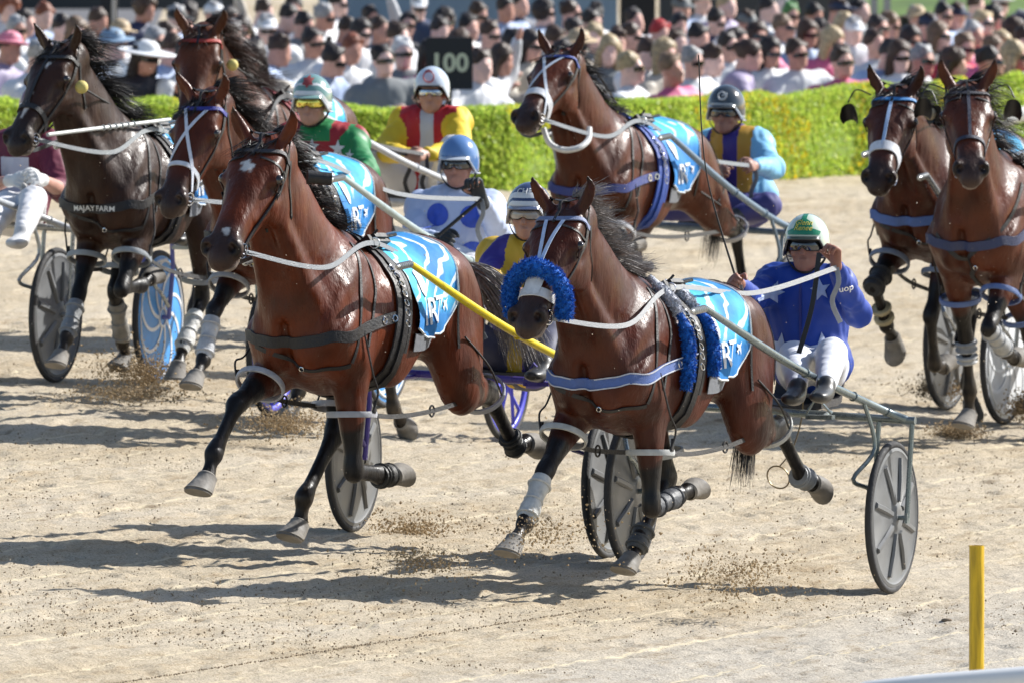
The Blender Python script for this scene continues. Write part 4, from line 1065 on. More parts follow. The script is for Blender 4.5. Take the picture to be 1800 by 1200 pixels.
def helmet(c, f, l, u, parent, mshell, mtrim, peak=True, name='helmet', z=1., band=None):
    H = lambda a, b, d: Vector(np.array(c)+(a*f+b*l+d*u)*z)
    nu, nv_ = 40, 12; V = []; F = []
    def rim(az):  # height of the edge by azimuth (0 = front)
        a = abs(az)
        return .042 if a < .7 else .042-.082*min(1, (a-.7)/.55) if a < 1.25 else -.040-.010*min(1, (a-1.25)/1.2)
    for j in range(nv_+1):
        t = j/nv_
        for i in range(nu):
            az = -math.pi+2*math.pi*i/nu; zr = rim(az); top = .158
            zz = zr+(top-zr)*math.sin(t*math.pi/2)**1.0
            e = max(0, 1-((zz-.03)/(top-.03))**2 if zz > .03 else 1-.10*((.03-zz)/.08)**2)
            r = math.sqrt(e)*(1 if t < 1 else 0)
            V.append(H(-.008+math.cos(az)*.128*r, math.sin(az)*.108*r, zz))
    k = nu*(nv_+1)
    for j in range(nv_):
        for i in range(nu): F.append((j*nu+i, j*nu+(i+1) % nu, (j+1)*nu+(i+1) % nu, (j+1)*nu+i))
    cen = H(-.008,0,.02); Vi = [v.lerp(cen, .09) for v in V]
    F2 = [tuple(x+k for x in f_)[::-1] for f_ in F]
    F3 = [((i+1) % nu, i, i+k, (i+1) % nu+k) for i in range(nu)]
    allF = F+F2+F3; fm = [0]*len(F)+[1]*(len(F2)+len(F3))
    if band: 
        for q, f_ in enumerate(F):
            if q//nu in band: fm[q] = 1
    o = mk(name, np.array([tuple(v) for v in V+Vi]), allF, None, parent, mats=[mshell, mtrim], fmat=fm)
    e = MB(); P = [H(-.008+math.cos(az)*.129, math.sin(az)*.109, rim(az)) for az in [-math.pi+2*math.pi*i/48 for i in range(49)]]; e.tube(P, .005, 6, caps=False); e.build('helmet_edge', mtrim, o)
    if peak:
        Vp = []; Fp = []
        for i in range(15):
            az = -.85+1.7*i/14; w_ = math.cos(az/.85*math.pi/2)**.5 if abs(az) < .85 else 0
            a = H(-.008+math.cos(az)*.127, math.sin(az)*.107, .048); b = H(-.008+math.cos(az)*(.128+.042*w_), math.sin(az)*(.108+.02*w_), .036)
            Vp += [a, b, b-Vector(u)*.005, a-Vector(u)*.008]
        for i in range(14):
            for q in range(4): Fp.append((4*i+q, 4*i+(q+1) % 4, 4*i+4+(q+1) % 4, 4*i+4+q))
        pk = MB(); pk.add(Vp, Fp); pk.build('peak', mtrim if band is None else mshell, o)
    cs = MB()
    for s in (-1, 1): cs.ribbon(cat_rom([H(.0,s*.103,.0), H(.012,s*.088,-.06), H(.035,s*.05,-.105), H(.052,0,-.122)], 5), [Vector(l)*s+Vector(f)*.3]*16, .016, .003)
    cs.build('chin_strap', leather(), o)
    return o, Snap([tuple(v) for v in V], F)
def goggles(c, f, l, u, parent, col, mirror_=False, hgt=.042, name='goggles', wrap=1.15, strapm=None, z=1.):
    H = lambda a, b, d: Vector(np.array(c)+(a*f+b*l+d*u)*z)
    V = []; F = []; n = 22
    for i in range(n+1):
        az = -wrap+2*wrap*i/n; a = abs(az); nose_ = .013*math.exp(-(az/.16)**2); edge = max(0, (a-.8)/.5)*.012
        for dz, rr in ((hgt/2-edge, 0), (hgt/4,.004), (0,.005), (-hgt/4+nose_*.6,.004), (-hgt/2+nose_+edge, 0)):
            V.append(H(-.0+math.cos(az)*(.106+rr), math.sin(az)*(.087+rr), .004+dz))
    for i in range(n):
        for j in range(4): F.append((i*5+j, i*5+j+1, (i+1)*5+j+1, (i+1)*5+j))
    k = len(V); V += [v-(v-Vector(c)).normalized()*.004 for v in V]; F += [tuple(x+k for x in f_)[::-1] for f_ in F]
    m = mat('lens %.2f%.2f%.2f%d' % (*col, mirror_), col, .08, metal=.9 if mirror_ else 0., coat=1., spec=.8)
    o = mk(name, np.array([tuple(v) for v in V]), F, m, parent)
    fr = MB(); fr.tube([V[i*5] for i in range(n+1)], .003, 6); fr.tube([V[i*5+4] for i in range(n+1)], .0025, 6)
    for s in (-1, 1): fr.tube([H(math.cos(wrap)*.106, s*math.sin(wrap)*.087, .004), H(.0,s*.088,.008), H(-.03,s*.085,.012)], .0035, 6)
    fr.build('frame', leather(), o)
    return o
def person(label, root_loc, J, colors, f=(0,-1,0), head=(0,0,0), res=.008, cat='person', group=None, legs=True, gloves=None, hat=None, z=1., smallscale=False, hands=True, handdir=None, sleeve_col=None, vest=None, fingers=True, bulk=1.0, hz=None):
    hz = hz or z
    """J: world joints dict; builds one continuous body with clothes over it"""
    r0 = np.array(root_loc, float); M = Matrix.Translation(Vector(r0)); root = empty('person', M, label, cat, group)
    P = {k: np.array(v, float)-r0 for k, v in J.items()}
    fh, lh, uh = head_axes(f, *head); fv = unit(f); lv = unit(np.cross((0,0,1), fv))
    pts = np.array(list(P.values())); lo = pts.min(0)-.22*z; hi = pts.max(0)+.24*z
    S = SDF(lo, hi, res)
    up_t = unit(P['neck']-P['pelvis'])
    def torso(S, o=0.):
        o = o*bulk
        S.chain([(*P['pelvis'],.155*z+o,.115*z+o),(*P['waist'],.140*z+o,.105*z+o),(*P['chest'],.170*z+o,.118*z+o),(*(P['neck']*.75+P['chest']*.25),.125*z+o,.085*z+o)], side=lv, k=.05)
        sh = (P['shL']-P['shR'])
        S.chain([(*P['shR'],.062*z+o,.062*z+o),(*(P['neck']-up_t*.05*z),.06*z+o,.06*z+o),(*P['shL'],.062*z+o,.062*z+o)], side=fv, k=.05)
    def arm(S, s, o=0., t1=1.0, cuff=False):
        a, b, c = P['sh'+s], P['el'+s], P['ha'+s]; w = b+(c-b)*t1
        S.chain([(*a,.060*z+o,.060*z+o),(*(a*.5+b*.5),.050*z+o*1.3,.052*z+o*1.3),(*b,.043*z+o*1.2,.043*z+o*1.2)], side=fv, k=.03)
        S.chain([(*b,.043*z+o*1.2,.043*z+o*1.2),(*(b*.6+w*.4),.041*z+o,.041*z+o),(*w,(.027*z if t1 > .9 else .032*z)+o*.8,.027*z+o*.8)], side=fv, k=.03)
    def leg(S, s, o=0., t1=1.0):
        a, b, c = P['hip'+s], P['kn'+s], P['an'+s]; w = b+(c-b)*t1
        S.chain([(*a,.085*z+o,.09*z+o),(*(a*.5+b*.5),.072*z+o,.075*z+o),(*b,.056*z+o,.058*z+o)], side=lv, k=.05)
        S.chain([(*b,.056*z+o,.058*z+o),(*(b*.65+w*.35),.052*z+o,.056*z+o),(*w,.034*z+o,.036*z+o)], side=lv, k=.03)
    torso(S)
    S.chain([(*(P['neck']-up_t*.03*z),.058*z,.058*z),(*(P['neck']*.5+P['head']*.5-fh*.02*z),.050*z,.052*z),(*(P['head']-uh*.05*z-fh*.02),.052*z,.055*z)], side=lv, k=.025)
    add_head(S, P['head'], fh, lh, uh, k=.02, z=hz)
    for s in 'LR':
        arm(S, s)
        if hands:
            d = unit(P['ha'+s]-P['el'+s]); 
            if handdir and s in handdir: d, pl = handdir[s]
            else: pl = unit(np.array((0,0,-1.))*.5+(-lv if s == 'L' else lv))
            if fingers: add_hand(S, P['ha'+s], d, pl, z, 1.0, 1 if s == 'L' else -1)
            else: S.ball(P['ha'+s]+np.array(d)*.05*z, (.038*z,.025*z,.055*z), side=lv, ax=d, k=.02)
        if legs:
            leg(S, s); a = P['an'+s]; ft = unit(fv+(0,0,.15))
            S.chain([(*a,.036,.038),(*(a+np.array((0,0,-.04))+ft*.05),.040,.036),(*(a+np.array((0,0,-.06))+ft*.16),.042,.024)], side=lv, k=.02)
    V, Q = S.mesh(); body = mk('body', V, Q, skin_m(colors.get('skin', (.42,.22,.15))), root)
    out = dict(root=root, P=P, f=fv, l=lv, fh=fh, lh=lh, uh=uh, body=body)
    # jacket or shirt
    S = SDF(lo, hi, res); torso(S, .022); sl_ = colors.get('sleeve', .93)
    for s in 'LR': arm(S, s, .017, sl_)
    S.chain([(*(P['neck']-up_t*.06*z),.075*z,.075*z),(*(P['neck']+up_t*.008*z),.064*z,.064*z)], side=lv, k=.03)
    if 'head' in P:
        S.cut(P['head']-uh*.095*z, (P['head']-P['neck'])/np.linalg.norm(P['head']-P['neck'])) if False else None
    V, Q = S.mesh(); V = wrinkle(V, Q, .0065 if not smallscale else .004, .62, len(label)); V = wrinkle(V, Q, .003, 1.4, len(label)+3)
    cm = cloth_m(colors['top']); out['Vj'], out['Qj'] = V, Q
    fc = None
    if colors.get('regions'):
        C = V[Q].mean(1); fm = np.zeros(len(Q), int); mm = [cm]
        for i, (cc, fn) in enumerate(colors['regions']):
            mm.append(cloth_m(cc)); fm[fn(C, P, lv, fv)] = i+1
        jk = mk('jacket', V, Q, None, root, mats=mm, fmat=fm)
    else: jk = mk('jacket', V, Q, cm, root)
    out['jacket'] = jk; out['snapj'] = Snap(V, Q)
    if legs:
        S = SDF(lo, hi, res)
        S.chain([(*(P['pelvis']+up_t*.05*z),.150*z,.11*z),(*P['pelvis'],.166*z,.125*z),(*(P['pelvis']-up_t*.05*z),.15*z,.11*z)], side=lv, k=.04)
        for s in 'LR': leg(S, s, .014, .80 if colors.get('boots') else .96)
        V, Q = S.mesh(); V = wrinkle(V, Q, .003, 1, 3); mk('trousers', V, Q, cloth_m(colors.get('legs', (.75,.75,.77))), root)
        sc_ = colors.get('shoe', (.03,.03,.03)); bm_ = mat('boot leather %.2f' % sc_[0], sc_, .4)
        for s in 'LR':
            S = SDF(P['an'+s]-.30, P['an'+s]+.30, max(res, .009)); a = P['an'+s]; b = P['kn'+s]; ft = unit(fv+(0,0,.15))
            if colors.get('boots'): S.chain([(*(a*.45+b*.55),.055,.058),(*(a*.7+b*.3),.052,.055),(*a,.044,.046)], side=lv, k=.02)
            S.chain([(*a,.046,.048),(*(a+np.array((0,0,-.045))+ft*.05),.048,.044),(*(a+np.array((0,0,-.068))+ft*.17),.048,.030),(*(a+np.array((0,0,-.072))+ft*.21),.036,.022)], side=lv, k=.02)
            V, Q = S.mesh(); mk('boot', V, Q, bm_, root)
    if gloves:
        for s in 'LR':
            if s not in gloves: continue
            d = unit(P['ha'+s]-P['el'+s]); pl = unit(np.array((0,0,-1.))*.5+(-lv if s == 'L' else lv))
            if handdir and s in handdir: d, pl = handdir[s]
            S = SDF(P['ha'+s]-.20, P['ha'+s]+.20, .005); add_hand(S, P['ha'+s], d, pl, z*1.10, 1.0, 1 if s == 'L' else -1)
            S.chain([(*(P['ha'+s]-np.array(d)*.03),.036,.036),(*P['ha'+s],.033,.030)], side=lv, k=.02)
            V, Q = S.mesh(); mk('glove', V, Q, mat('glove %.1f' % gloves[s][0], gloves[s], .6, bump=.3), root)
    return out
# ------------------------------------------------------------------ ground
def vnoise(X, Y, seed):
    r = np.random.default_rng(seed); T = r.random((256, 256)); xi = np.floor(X).astype(int); yi = np.floor(Y).astype(int); fx = X-xi; fy = Y-yi
    fx = fx*fx*(3-2*fx); fy = fy*fy*(3-2*fy); g = lambda a, b: T[a % 256, b % 256]
    return (g(xi, yi)*(1-fx)+g(xi+1, yi)*fx)*(1-fy)+(g(xi, yi+1)*(1-fx)+g(xi+1, yi+1)*fx)*fy
HEDGE = [(-400,277),(-100,274),(300,270),(900,264),(1200,258),(1500,252),(1850,247),(2200,242)]
hedge_pts = [on_ground(px, s) for px, s in HEDGE]
def hedge_y(X):
    xs = [p.x for p in hedge_pts]; ys = [p.y for p in hedge_pts]; return np.interp(X, xs, ys)
CROWD_DROP = 1.05
def ground_grid(xs, ys, amp):
    X, Y = np.meshgrid(xs, ys, indexing='ij'); Z = -BANK*np.clip(X, -9, 9)
    hy = hedge_y(X); t = np.clip((Y-hy-.55)/.5, 0, 1); Z = Z*(1-t)+t*(-CROWD_DROP-BANK*np.clip(X,-9,9)*.5)
    h = R_(20); U = X*math.cos(h)-Y*math.sin(h); W = X*math.sin(h)+Y*math.cos(h)    # U across the direction of travel, W along it
    n = (vnoise(U*9, W*3.2, 1)-.5)*.011+(vnoise(U*26, W*15, 2)-.5)*.014+(vnoise(U*60, W*40, 3)-.5)*.010
    n += -(np.clip(vnoise(U*7+30, W*4, 5)-.68, 0, 1))*.10*vnoise(U*31, W*20, 6)
    # wheel ruts
    rr = np.abs(((U*1.3+.25*vnoise(W*.4, W*0+3, 8)) % 1)-.5); n -= .006*np.exp(-(rr/.03)**2)
    if len(xs) > 200:      # hoof prints pressed into the sand
        rp = np.random.default_rng(17)
        for _ in range(240):
            cx, cy = rp.uniform(-3.1, 3.1), rp.uniform(70, 91); ca = math.cos(h)*1.0; i0, i1 = np.searchsorted(xs, (cx-.2, cx+.2)); j0, j1 = np.searchsorted(ys, (cy-.3, cy+.3))
            if i1-i0 < 3 or j1-j0 < 3: continue
            dx = X[i0:i1, j0:j1]-cx; dy = Y[i0:i1, j0:j1]-cy; a = dx*math.cos(h)-dy*math.sin(h); b_ = dx*math.sin(h)+dy*math.cos(h); q = np.sqrt((a/.065)**2+(b_/.085)**2)
            n[i0:i1, j0:j1] += -.015*np.exp(-q**4)+.008*np.exp(-((q-1.35)/.3)**2)*(b_ > 0)
    Z = Z+n*amp*(1-t)
    V = np.stack([X.ravel(), Y.ravel(), Z.ravel()], 1); nx, ny = X.shape; I = np.arange(nx*ny).reshape(nx, ny)
    F = np.stack([I[:-1,:-1].ravel(), I[1:,:-1].ravel(), I[1:,1:].ravel(), I[:-1,1:].ravel()], 1)
    return V, F
m = bpy.data.materials.new('track sand'); m.use_nodes = True; N = m.node_tree.nodes; L = m.node_tree.links; b = N['Principled BSDF']; b.inputs['Roughness'].default_value = .9; b.inputs['Specular IOR Level'].default_value = .25
tc = N.new('ShaderNodeTexCoord'); mp = N.new('ShaderNodeMapping'); mp.inputs['Rotation'].default_value = (0, 0, R_(20)); L.new(tc.outputs['Object'], mp.inputs[0])
mp2 = N.new('ShaderNodeMapping'); mp2.inputs['Scale'].default_value = (1.6, .35, 1); L.new(mp.outputs[0], mp2.inputs[0])
def noise(scale, vec, detail=5, rough=.5):
    n = N.new('ShaderNodeTexNoise'); n.inputs['Scale'].default_value = scale; n.inputs['Detail'].default_value = detail; n.inputs['Roughness'].default_value = rough; L.new(vec, n.inputs['Vector']); return n.outputs[0]
def ramp(x, st):
    r = N.new('ShaderNodeValToRGB'); els = r.color_ramp.elements
    while len(els) < len(st): els.new(.5)
    for e, (p, c) in zip(els, st): e.position = p; e.color = (*c, 1)
    L.new(x, r.inputs[0]); return r.outputs[0]
def mixc(f, a, c, mode='MIX'):
    x = N.new('ShaderNodeMix'); x.data_type = 'RGBA'; x.blend_type = mode
    if isinstance(f, float): x.inputs[0].default_value = f
    else: L.new(f, x.inputs[0])
    L.new(a, x.inputs[6]); L.new(c, x.inputs[7]); return x.outputs[2]
c1 = ramp(noise(.8, mp2.outputs[0], 5, .55), [(.34,(.50,.415,.29)),(.5,(.555,.475,.35)),(.66,(.57,.50,.39))])
# paler, greyer hard-packed strip by the inside rail
sx = N.new('ShaderNodeSeparateXYZ'); L.new(mp.outputs[0], sx.inputs[0])
w_ = N.new('ShaderNodeMath'); w_.operation = 'MULTIPLY_ADD'; w_.inputs[1].default_value = .35; L.new(noise(1.3, mp.outputs[0], 4), w_.inputs[0]); L.new(sx.outputs[0], w_.inputs[2])
pk = N.new('ShaderNodeMapRange'); pk.inputs[1].default_value = -23.9; pk.inputs[2].default_value = -23.1; L.new(w_.outputs[0], pk.inputs[0])
gr = N.new('ShaderNodeRGB'); gr.outputs[0].default_value = (.52,.475,.40,1); c1 = mixc(pk.outputs[0], c1, gr.outputs[0])
c2 = ramp(noise(85, mp.outputs[0], 6, .78), [(.34,(.25,.22,.20)),(.45,(.84,.82,.80)),(.58,(1.10,1.10,1.10)),(.72,(1.3,1.3,1.3))])
c3 = mixc(1.0, c1, c2, 'MULTIPLY')
c4 = ramp(noise(5, mp2.outputs[0], 9, .74), [(.50,(1,1,1)),(.60,(.88,.84,.78)),(.70,(.50,.44,.37))])
c5 = mixc(1.0, c3, c4, 'MULTIPLY')
# pale wheel lines along the direction of travel
wv = N.new('ShaderNodeMath'); wv.operation = 'MULTIPLY_ADD'; wv.inputs[1].default_value = .10; L.new(noise(.35, mp.outputs[0], 2), wv.inputs[0]); L.new(sx.outputs[0], wv.inputs[2])
fr = N.new('ShaderNodeMath'); fr.operation = 'PINGPONG'; fr.inputs[1].default_value = .31; L.new(wv.outputs[0], fr.inputs[0])
ln = N.new('ShaderNodeMapRange'); ln.inputs[1].default_value = .016; ln.inputs[2].default_value = .0; ln.inputs[3].default_value = 0; ln.inputs[4].default_value = .85; L.new(fr.outputs[0], ln.inputs[0])
cr = N.new('ShaderNodeRGB'); cr.outputs[0].default_value = (.72,.62,.43,1); c5 = mixc(ln.outputs[0], c5, cr.outputs[0]); L.new(c5, b.inputs['Base Color'])
bp = N.new('ShaderNodeBump'); bp.inputs['Strength'].default_value = .9; bp.inputs['Distance'].default_value = .012; L.new(noise(70, mp.outputs[0], 5, .7), bp.inputs['Height']); L.new(bp.outputs[0], b.inputs['Normal'])
V, F = ground_grid(np.concatenate([np.linspace(-40,-4.2,40)[:-1], np.arange(-4.2, 4.2, .026), np.linspace(4.2,40,40)]), np.concatenate([np.linspace(30,66,10)[:-1], np.arange(66, 90, .034), np.arange(90, 107, .12), np.linspace(107,116,60)[1:], np.linspace(116,420,30)[1:]]), 1.0)
tag(mk('ground', V, F, m), kind='structure')
# loose clods on the track
def chunks(cs, rs, seed):
    r = np.random.default_rng(seed); base = np.array([(1,0,0),(-1,0,0),(0,1,0),(0,-1,0),(0,0,1),(0,0,-1)], float); tri = np.array([(0,2,4),(2,1,4),(1,3,4),(3,0,4),(2,0,5),(1,2,5),(3,1,5),(0,3,5)])
    n = len(cs); V = base[None]*r.uniform(.45, 1.2, (n, 6, 1))*np.array(rs)[:, None, None]+r.normal(0, .18, (n, 6, 3))*np.array(rs)[:, None, None]+np.array(cs)[:, None, :]
    return V.reshape(-1, 3), (tri[None]+np.arange(n)[:, None, None]*6).reshape(-1, 3)
r = np.random.default_rng(5); n = 60000
X = r.uniform(-3.4, 3.4, n); Y = 69+22*r.random(n)**1.4; keep = vnoise(X*1.1, Y*.5, 77)+.5*r.random(n) > .84; X, Y = X[keep], Y[keep]
rs = .0012+.006*r.random(len(X))**4; cs = np.stack([X, Y, -BANK*X+rs*.3+.004], 1)
V, F = chunks(cs, rs, 6); clod_m = mat('damp dirt', (.26,.20,.13), .95, var=.4, vscale=9); tag(mk('track_clods', V, F, clod_m, smooth=False), 'small dark clods of dirt lying scattered on the sand', 'dirt clods', kind='stuff')
# dirt thrown up by hooves and wheels
SPRAY = [((720,940),366,.32,.10,900,'loose spray behind the wheel of the nearest left sulky'),((740,985),385,.34,.10,700,'dirt landing between the two front horses'),((1295,1010),385,.40,.17,1100,'dirt scattered before the nearest right wheel'),
         ((248,655),333,.30,.13,2200,'brown burst of dirt under the almost black horse'),((230,690),336,.35,.06,1200,'low dirt under the sky blue wheel'),((500,742),344,.30,.09,1500,'brown burst of dirt by the violet wheel'),
         ((1650,682),318,.16,.07,1800,'small brown puff of dirt beside the right edge pair'),((1680,757),326,.15,.05,1600,'brown puff of dirt under the hoof at the right edge'),((1796,715),322,.10,.08,1100,'brown puff of dirt cut by the right edge'),
         ((960,935),385,.30,.12,450,'thin spray beside the front hoof of the blue fur horse'),((1010,600),340,.5,.35,120,'specks of dirt flying between the horses')]
for i, ((px, py), s, sx, sz, n, lb) in enumerate(SPRAY):
    r = np.random.default_rng(40+i); c = at(px, py, s); g0 = -BANK*c.x
    n = int(n*1.9); q = r.normal(0, 1, (n, 3))*np.array((sx*.55, sx*.5, sz*.55))+np.array(c); dense = r.random(n) < .45; q[dense] = np.array(c)+(q[dense]-np.array(c))*.5
    q[:, 2] = np.abs(q[:, 2]-g0+.0)+g0; rs = .0022+.007*r.random(n)**3.2
    V, F = chunks(q, rs, i); tag(mk('dirt_spray', V, F, mat('flying dirt', (.36,.26,.145), .95, var=.3, vscale=9), smooth=False), lb, 'flying dirt', kind='stuff')
# fine specks in the air over the whole field
r = np.random.default_rng(99); n = 1700; q = np.stack([r.uniform(-2.6, 2.6, n), r.uniform(70, 84, n), np.zeros(n)], 1); q[:, 2] = -BANK*q[:, 0]+2.1*r.random(n)**1.8
V, F = chunks(q, .0014+.0035*r.random(n)**4, 7); tag(mk('airborne_grit', V, F, mat('grit', (.5,.42,.32), .9), smooth=False), 'fine grit hanging in the air around the running horses', 'grit', kind='stuff')
# harrow mark near the inside rail
rm = MB()
A, B_ = on_ground(190, 418), on_ground(1075, 412)
A.z -= 0; pts = []; r = np.random.default_rng(3)
a0 = at(190,1202,405); a1 = at(1070,1064,405)
def drop(px, py):
    s = (py-HORY-BANK*(px-900))/CAMH; return on_ground(px, s)
p0, p1 = drop(190,1200), drop(1070,1064); cs = [p0.lerp(p1, t)+Vector((r.normal(0,.004), r.normal(0,.01), .008)) for t in np.linspace(0, 1, 520)]
V, F = chunks(np.array([tuple(c) for c in cs]), r.uniform(.002,.006,520), 8); tag(mk('harrow_mark', V, F, clod_m, smooth=False), 'thin dark line of broken dirt across the near sand', 'dirt line', kind='stuff')
st = drop(1664,1086); V, F = uvball(st+Vector((0,0,.006)), .026, 10, 6, (1,.6,.35)); tag(mk('stone', V, F, mat('stone', (.22,.17,.12), .9, bump=.5)), 'small brown stone on the sand left of the yellow post', 'stone')
# ------------------------------------------------------------------ post and inside rail
pt = at(1717, 958, 425); pm = MB(); nn = 28; r1, r0 = .0315, .0265; V = []; F = []
gz = -BANK*pt.x-.05
for z, rr in ((gz, r1), (pt.z, r1), (pt.z, r0), (pt.z-.35, r0)):
    for k in range(nn): V.append((pt.x+rr*math.cos(2*math.pi*k/nn), pt.y+rr*math.sin(2*math.pi*k/nn), z))
for i in range(3):
    for k in range(nn): F.append((i*nn+k, i*nn+(k+1) % nn, (i+1)*nn+(k+1) % nn, (i+1)*nn+k))
pm.add(V, F); ym = mat('post yellow', (.60,.38,.008), .42, bump=.25, bscale=14, var=.32, vscale=5, stretch=(9,9,1)); tag(pm.build('marker_post', ym), 'hollow yellow plastic marker post in the bottom right corner', 'post')
ra = at(1520, 1213, 470); rb = at(1870, 1186, 470); rl = MB(); d_ = (rb-ra); rl.tube([ra-d_*.0+Vector((-.12,.0,-.03)), ra, ra.lerp(rb,.3), rb+d_*2], [.02,.035,.045,.045], 16); tag(rl.build('running_rail', mat('rail white', (.8,.8,.79), .35)), 'white inside running rail cut by the bottom right corner', 'rail')
# ------------------------------------------------------------------ hedge
r = np.random.default_rng(21)
xs = np.linspace(-5.6, 5.6, 90); core = []; HT = lambda x: np.interp(x, [-5.5,-3.4,0,1.2,2.4,3.6,5.5], [.50,.51,.53,.56,.60,.66,.68])+.012*np.sin(x*2.1)+.008*np.sin(x*5.3+1)
V = []; F = []
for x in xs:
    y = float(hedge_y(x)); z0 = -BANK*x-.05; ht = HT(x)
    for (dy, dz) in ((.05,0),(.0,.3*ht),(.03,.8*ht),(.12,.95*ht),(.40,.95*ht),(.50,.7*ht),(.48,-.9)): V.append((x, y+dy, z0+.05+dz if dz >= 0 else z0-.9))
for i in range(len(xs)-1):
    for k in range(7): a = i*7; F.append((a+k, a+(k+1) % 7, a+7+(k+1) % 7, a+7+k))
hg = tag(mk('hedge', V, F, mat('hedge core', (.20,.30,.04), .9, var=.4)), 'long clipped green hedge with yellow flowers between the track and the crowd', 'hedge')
def leaves(name, n, cols, seed, size, ymode):
    r = np.random.default_rng(seed); X = r.uniform(-5.5, 5.5, n); ht = HT(X); Yb = hedge_y(X); top = r.random(n) < .35
    zz = np.where(top, ht*(.93+.09*r.random(n)), ht*r.random(n)**.8); dy = np.where(top, .02+.48*r.random(n), -.035+.05*r.random(n)+.03*np.sin(X*9))
    tuft = (vnoise(X*7, zz*3, 5)-.5)*.05; dy = dy-np.where(top, 0, tuft); zz = zz+np.where(top, tuft, 0)
    C = np.stack([X, Yb+dy, -BANK*X+zz], 1)
    u = r.normal(0, 1, (n, 3))*np.array((.6,.6,.5))+np.array((0,0,.9)); u /= np.linalg.norm(u, axis=1)[:, None]; v = np.cross(u, r.normal(0, 1, (n, 3))); v /= np.linalg.norm(v, axis=1)[:, None]
    L_ = size*r.uniform(.6, 1.5, n)[:, None]; W_ = L_*.30
    V = np.stack([C-u*L_*.5, C+v*W_, C+u*L_*.5, C-v*W_], 1).reshape(-1, 3); F = np.arange(4*n).reshape(-1, 4)
    col = np.array(cols)[r.integers(0, len(cols), n)]*r.uniform(.75, 1.25, (n, 1))
    return V, F, np.repeat(col, 4, 0), C
def leaf_mat(name, tr=.5):
    m = bpy.data.materials.new(name); m.use_nodes = True; N = m.node_tree.nodes; L = m.node_tree.links; b = N['Principled BSDF']; a = N.new('ShaderNodeAttribute'); a.attribute_name = 'coat'; L.new(a.outputs['Color'], b.inputs['Base Color'])
    b.inputs['Roughness'].default_value = .5; t = N.new('ShaderNodeBsdfTranslucent'); L.new(a.outputs['Color'], t.inputs[0]); mx = N.new('ShaderNodeMixShader'); mx.inputs[0].default_value = tr; o = N['Material Output']
    L.new(b.outputs[0], mx.inputs[1]); L.new(t.outputs[0], mx.inputs[2]); L.new(mx.outputs[0], o.inputs[0]); return m
lm = leaf_mat('hedge leaf')
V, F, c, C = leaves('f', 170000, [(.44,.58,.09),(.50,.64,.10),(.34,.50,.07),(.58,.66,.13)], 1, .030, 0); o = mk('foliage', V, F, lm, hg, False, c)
V, F, c, C = leaves('f', 60000, [(.75,.62,.03),(.80,.70,.08),(.70,.50,.02)], 2, .032, 0)
z_ = C[:, 2]+BANK*C[:, 0]; msk = vnoise(C[:, 0]*4.1, z_*1.3, 12)+.25*vnoise(C[:, 0]*15, z_*5, 13) > .84-.07*(C[:, 0] > 1.0); F = F[msk]; mk('flowers', V, F, lm, hg, False, c)
# ------------------------------------------------------------------ beyond the crowd
def slab(name, px0, px1, py0, py1, s, th, col, label, cat, rough=.8, **kw):
    a, b2 = at(px0, py1, s), at(px1, py0, s); q = MB(); q.box(((a.x+b2.x)/2, a.y+th/2, (a.z+b2.z)/2), (abs(b2.x-a.x), th, abs(b2.z-a.z))); o = q.build(name, mat('paint %s' % label[:12], col, rough, var=.12, vscale=1.5, **kw), None, False); tag(o, label, cat); return o
slab('building_wall', 560, 1085, -160, 130, 205, 1., (.16,.25,.36), 'pale blue-grey wall behind the middle of the crowd', 'wall')
slab('building_wall', 1160, 1500, -160, 120, 200, 1., (.05,.055,.06), 'dark shaded wall behind the crowd right of the black pillar', 'wall')  # wall in one dark grey base colour throughout
slab('shed_wall', -300, 420, -160, 18, 190, 1., (.035,.042,.05), 'dark grey shed wall behind the crowd at the left', 'wall')
slab('pillar', 1090, 1152, -120, 330, 212, .3, (.012,.013,.016), 'black pillar rising behind the crowd near the middle', 'pillar')
slab('pillar', 178, 206, -120, 330, 212, .2, (.015,.016,.02), 'black post with pale strip behind the crowd at the left', 'pillar'); slab('post', 197, 203, -120, 300, 214, .06, (.55,.52,.48), 'slim pale pole fixed to the black post', 'pole')
for px, lb in ((1530,'left'),(1553,'second'),(1650,'third')): slab('post', px, px+12, -120, 320, 208, .08, (.30,.32,.34), {'left':'grey post left of the lawn beyond the crowd','second':'thin grey post just right of its twin before the lawn','third':'grey post at the right side of the lawn'}[lb], 'post')
la = [(-60,118,-1.3),(60,118,-1.3),(60,300,-1.0),(-60,300,-1.0)]
tag(mk('lawn', [(x, y, z+.05+BANK*0) for x, y, z in ((3,150,-.9),(60,150,-.9),(60,400,4),(3,400,4))], [(0,1,2,3)], mat('lawn grass', (.10,.17,.03), .9, var=.3, vscale=2)), kind='structure')
tag(mk('path', [(x, y, z) for x, y, z in ((-40,122,-.92),(-3.2,122,-.92),(-3.2,146,-.6),(-40,146,-.6))], [(0,1,2,3)], mat('asphalt', (.13,.13,.14), .9, var=.2, vscale=1)), kind='structure')
tag(mk("hills", [(x, y, z) for x, y, z in ((-60,400,-2),(60,400,-2),(60,402,60),(-60,402,60))], [(0,1,2,3)], mat('far trees', (.03,.06,.02), .9, var=.4, vscale=.6)), kind='structure')
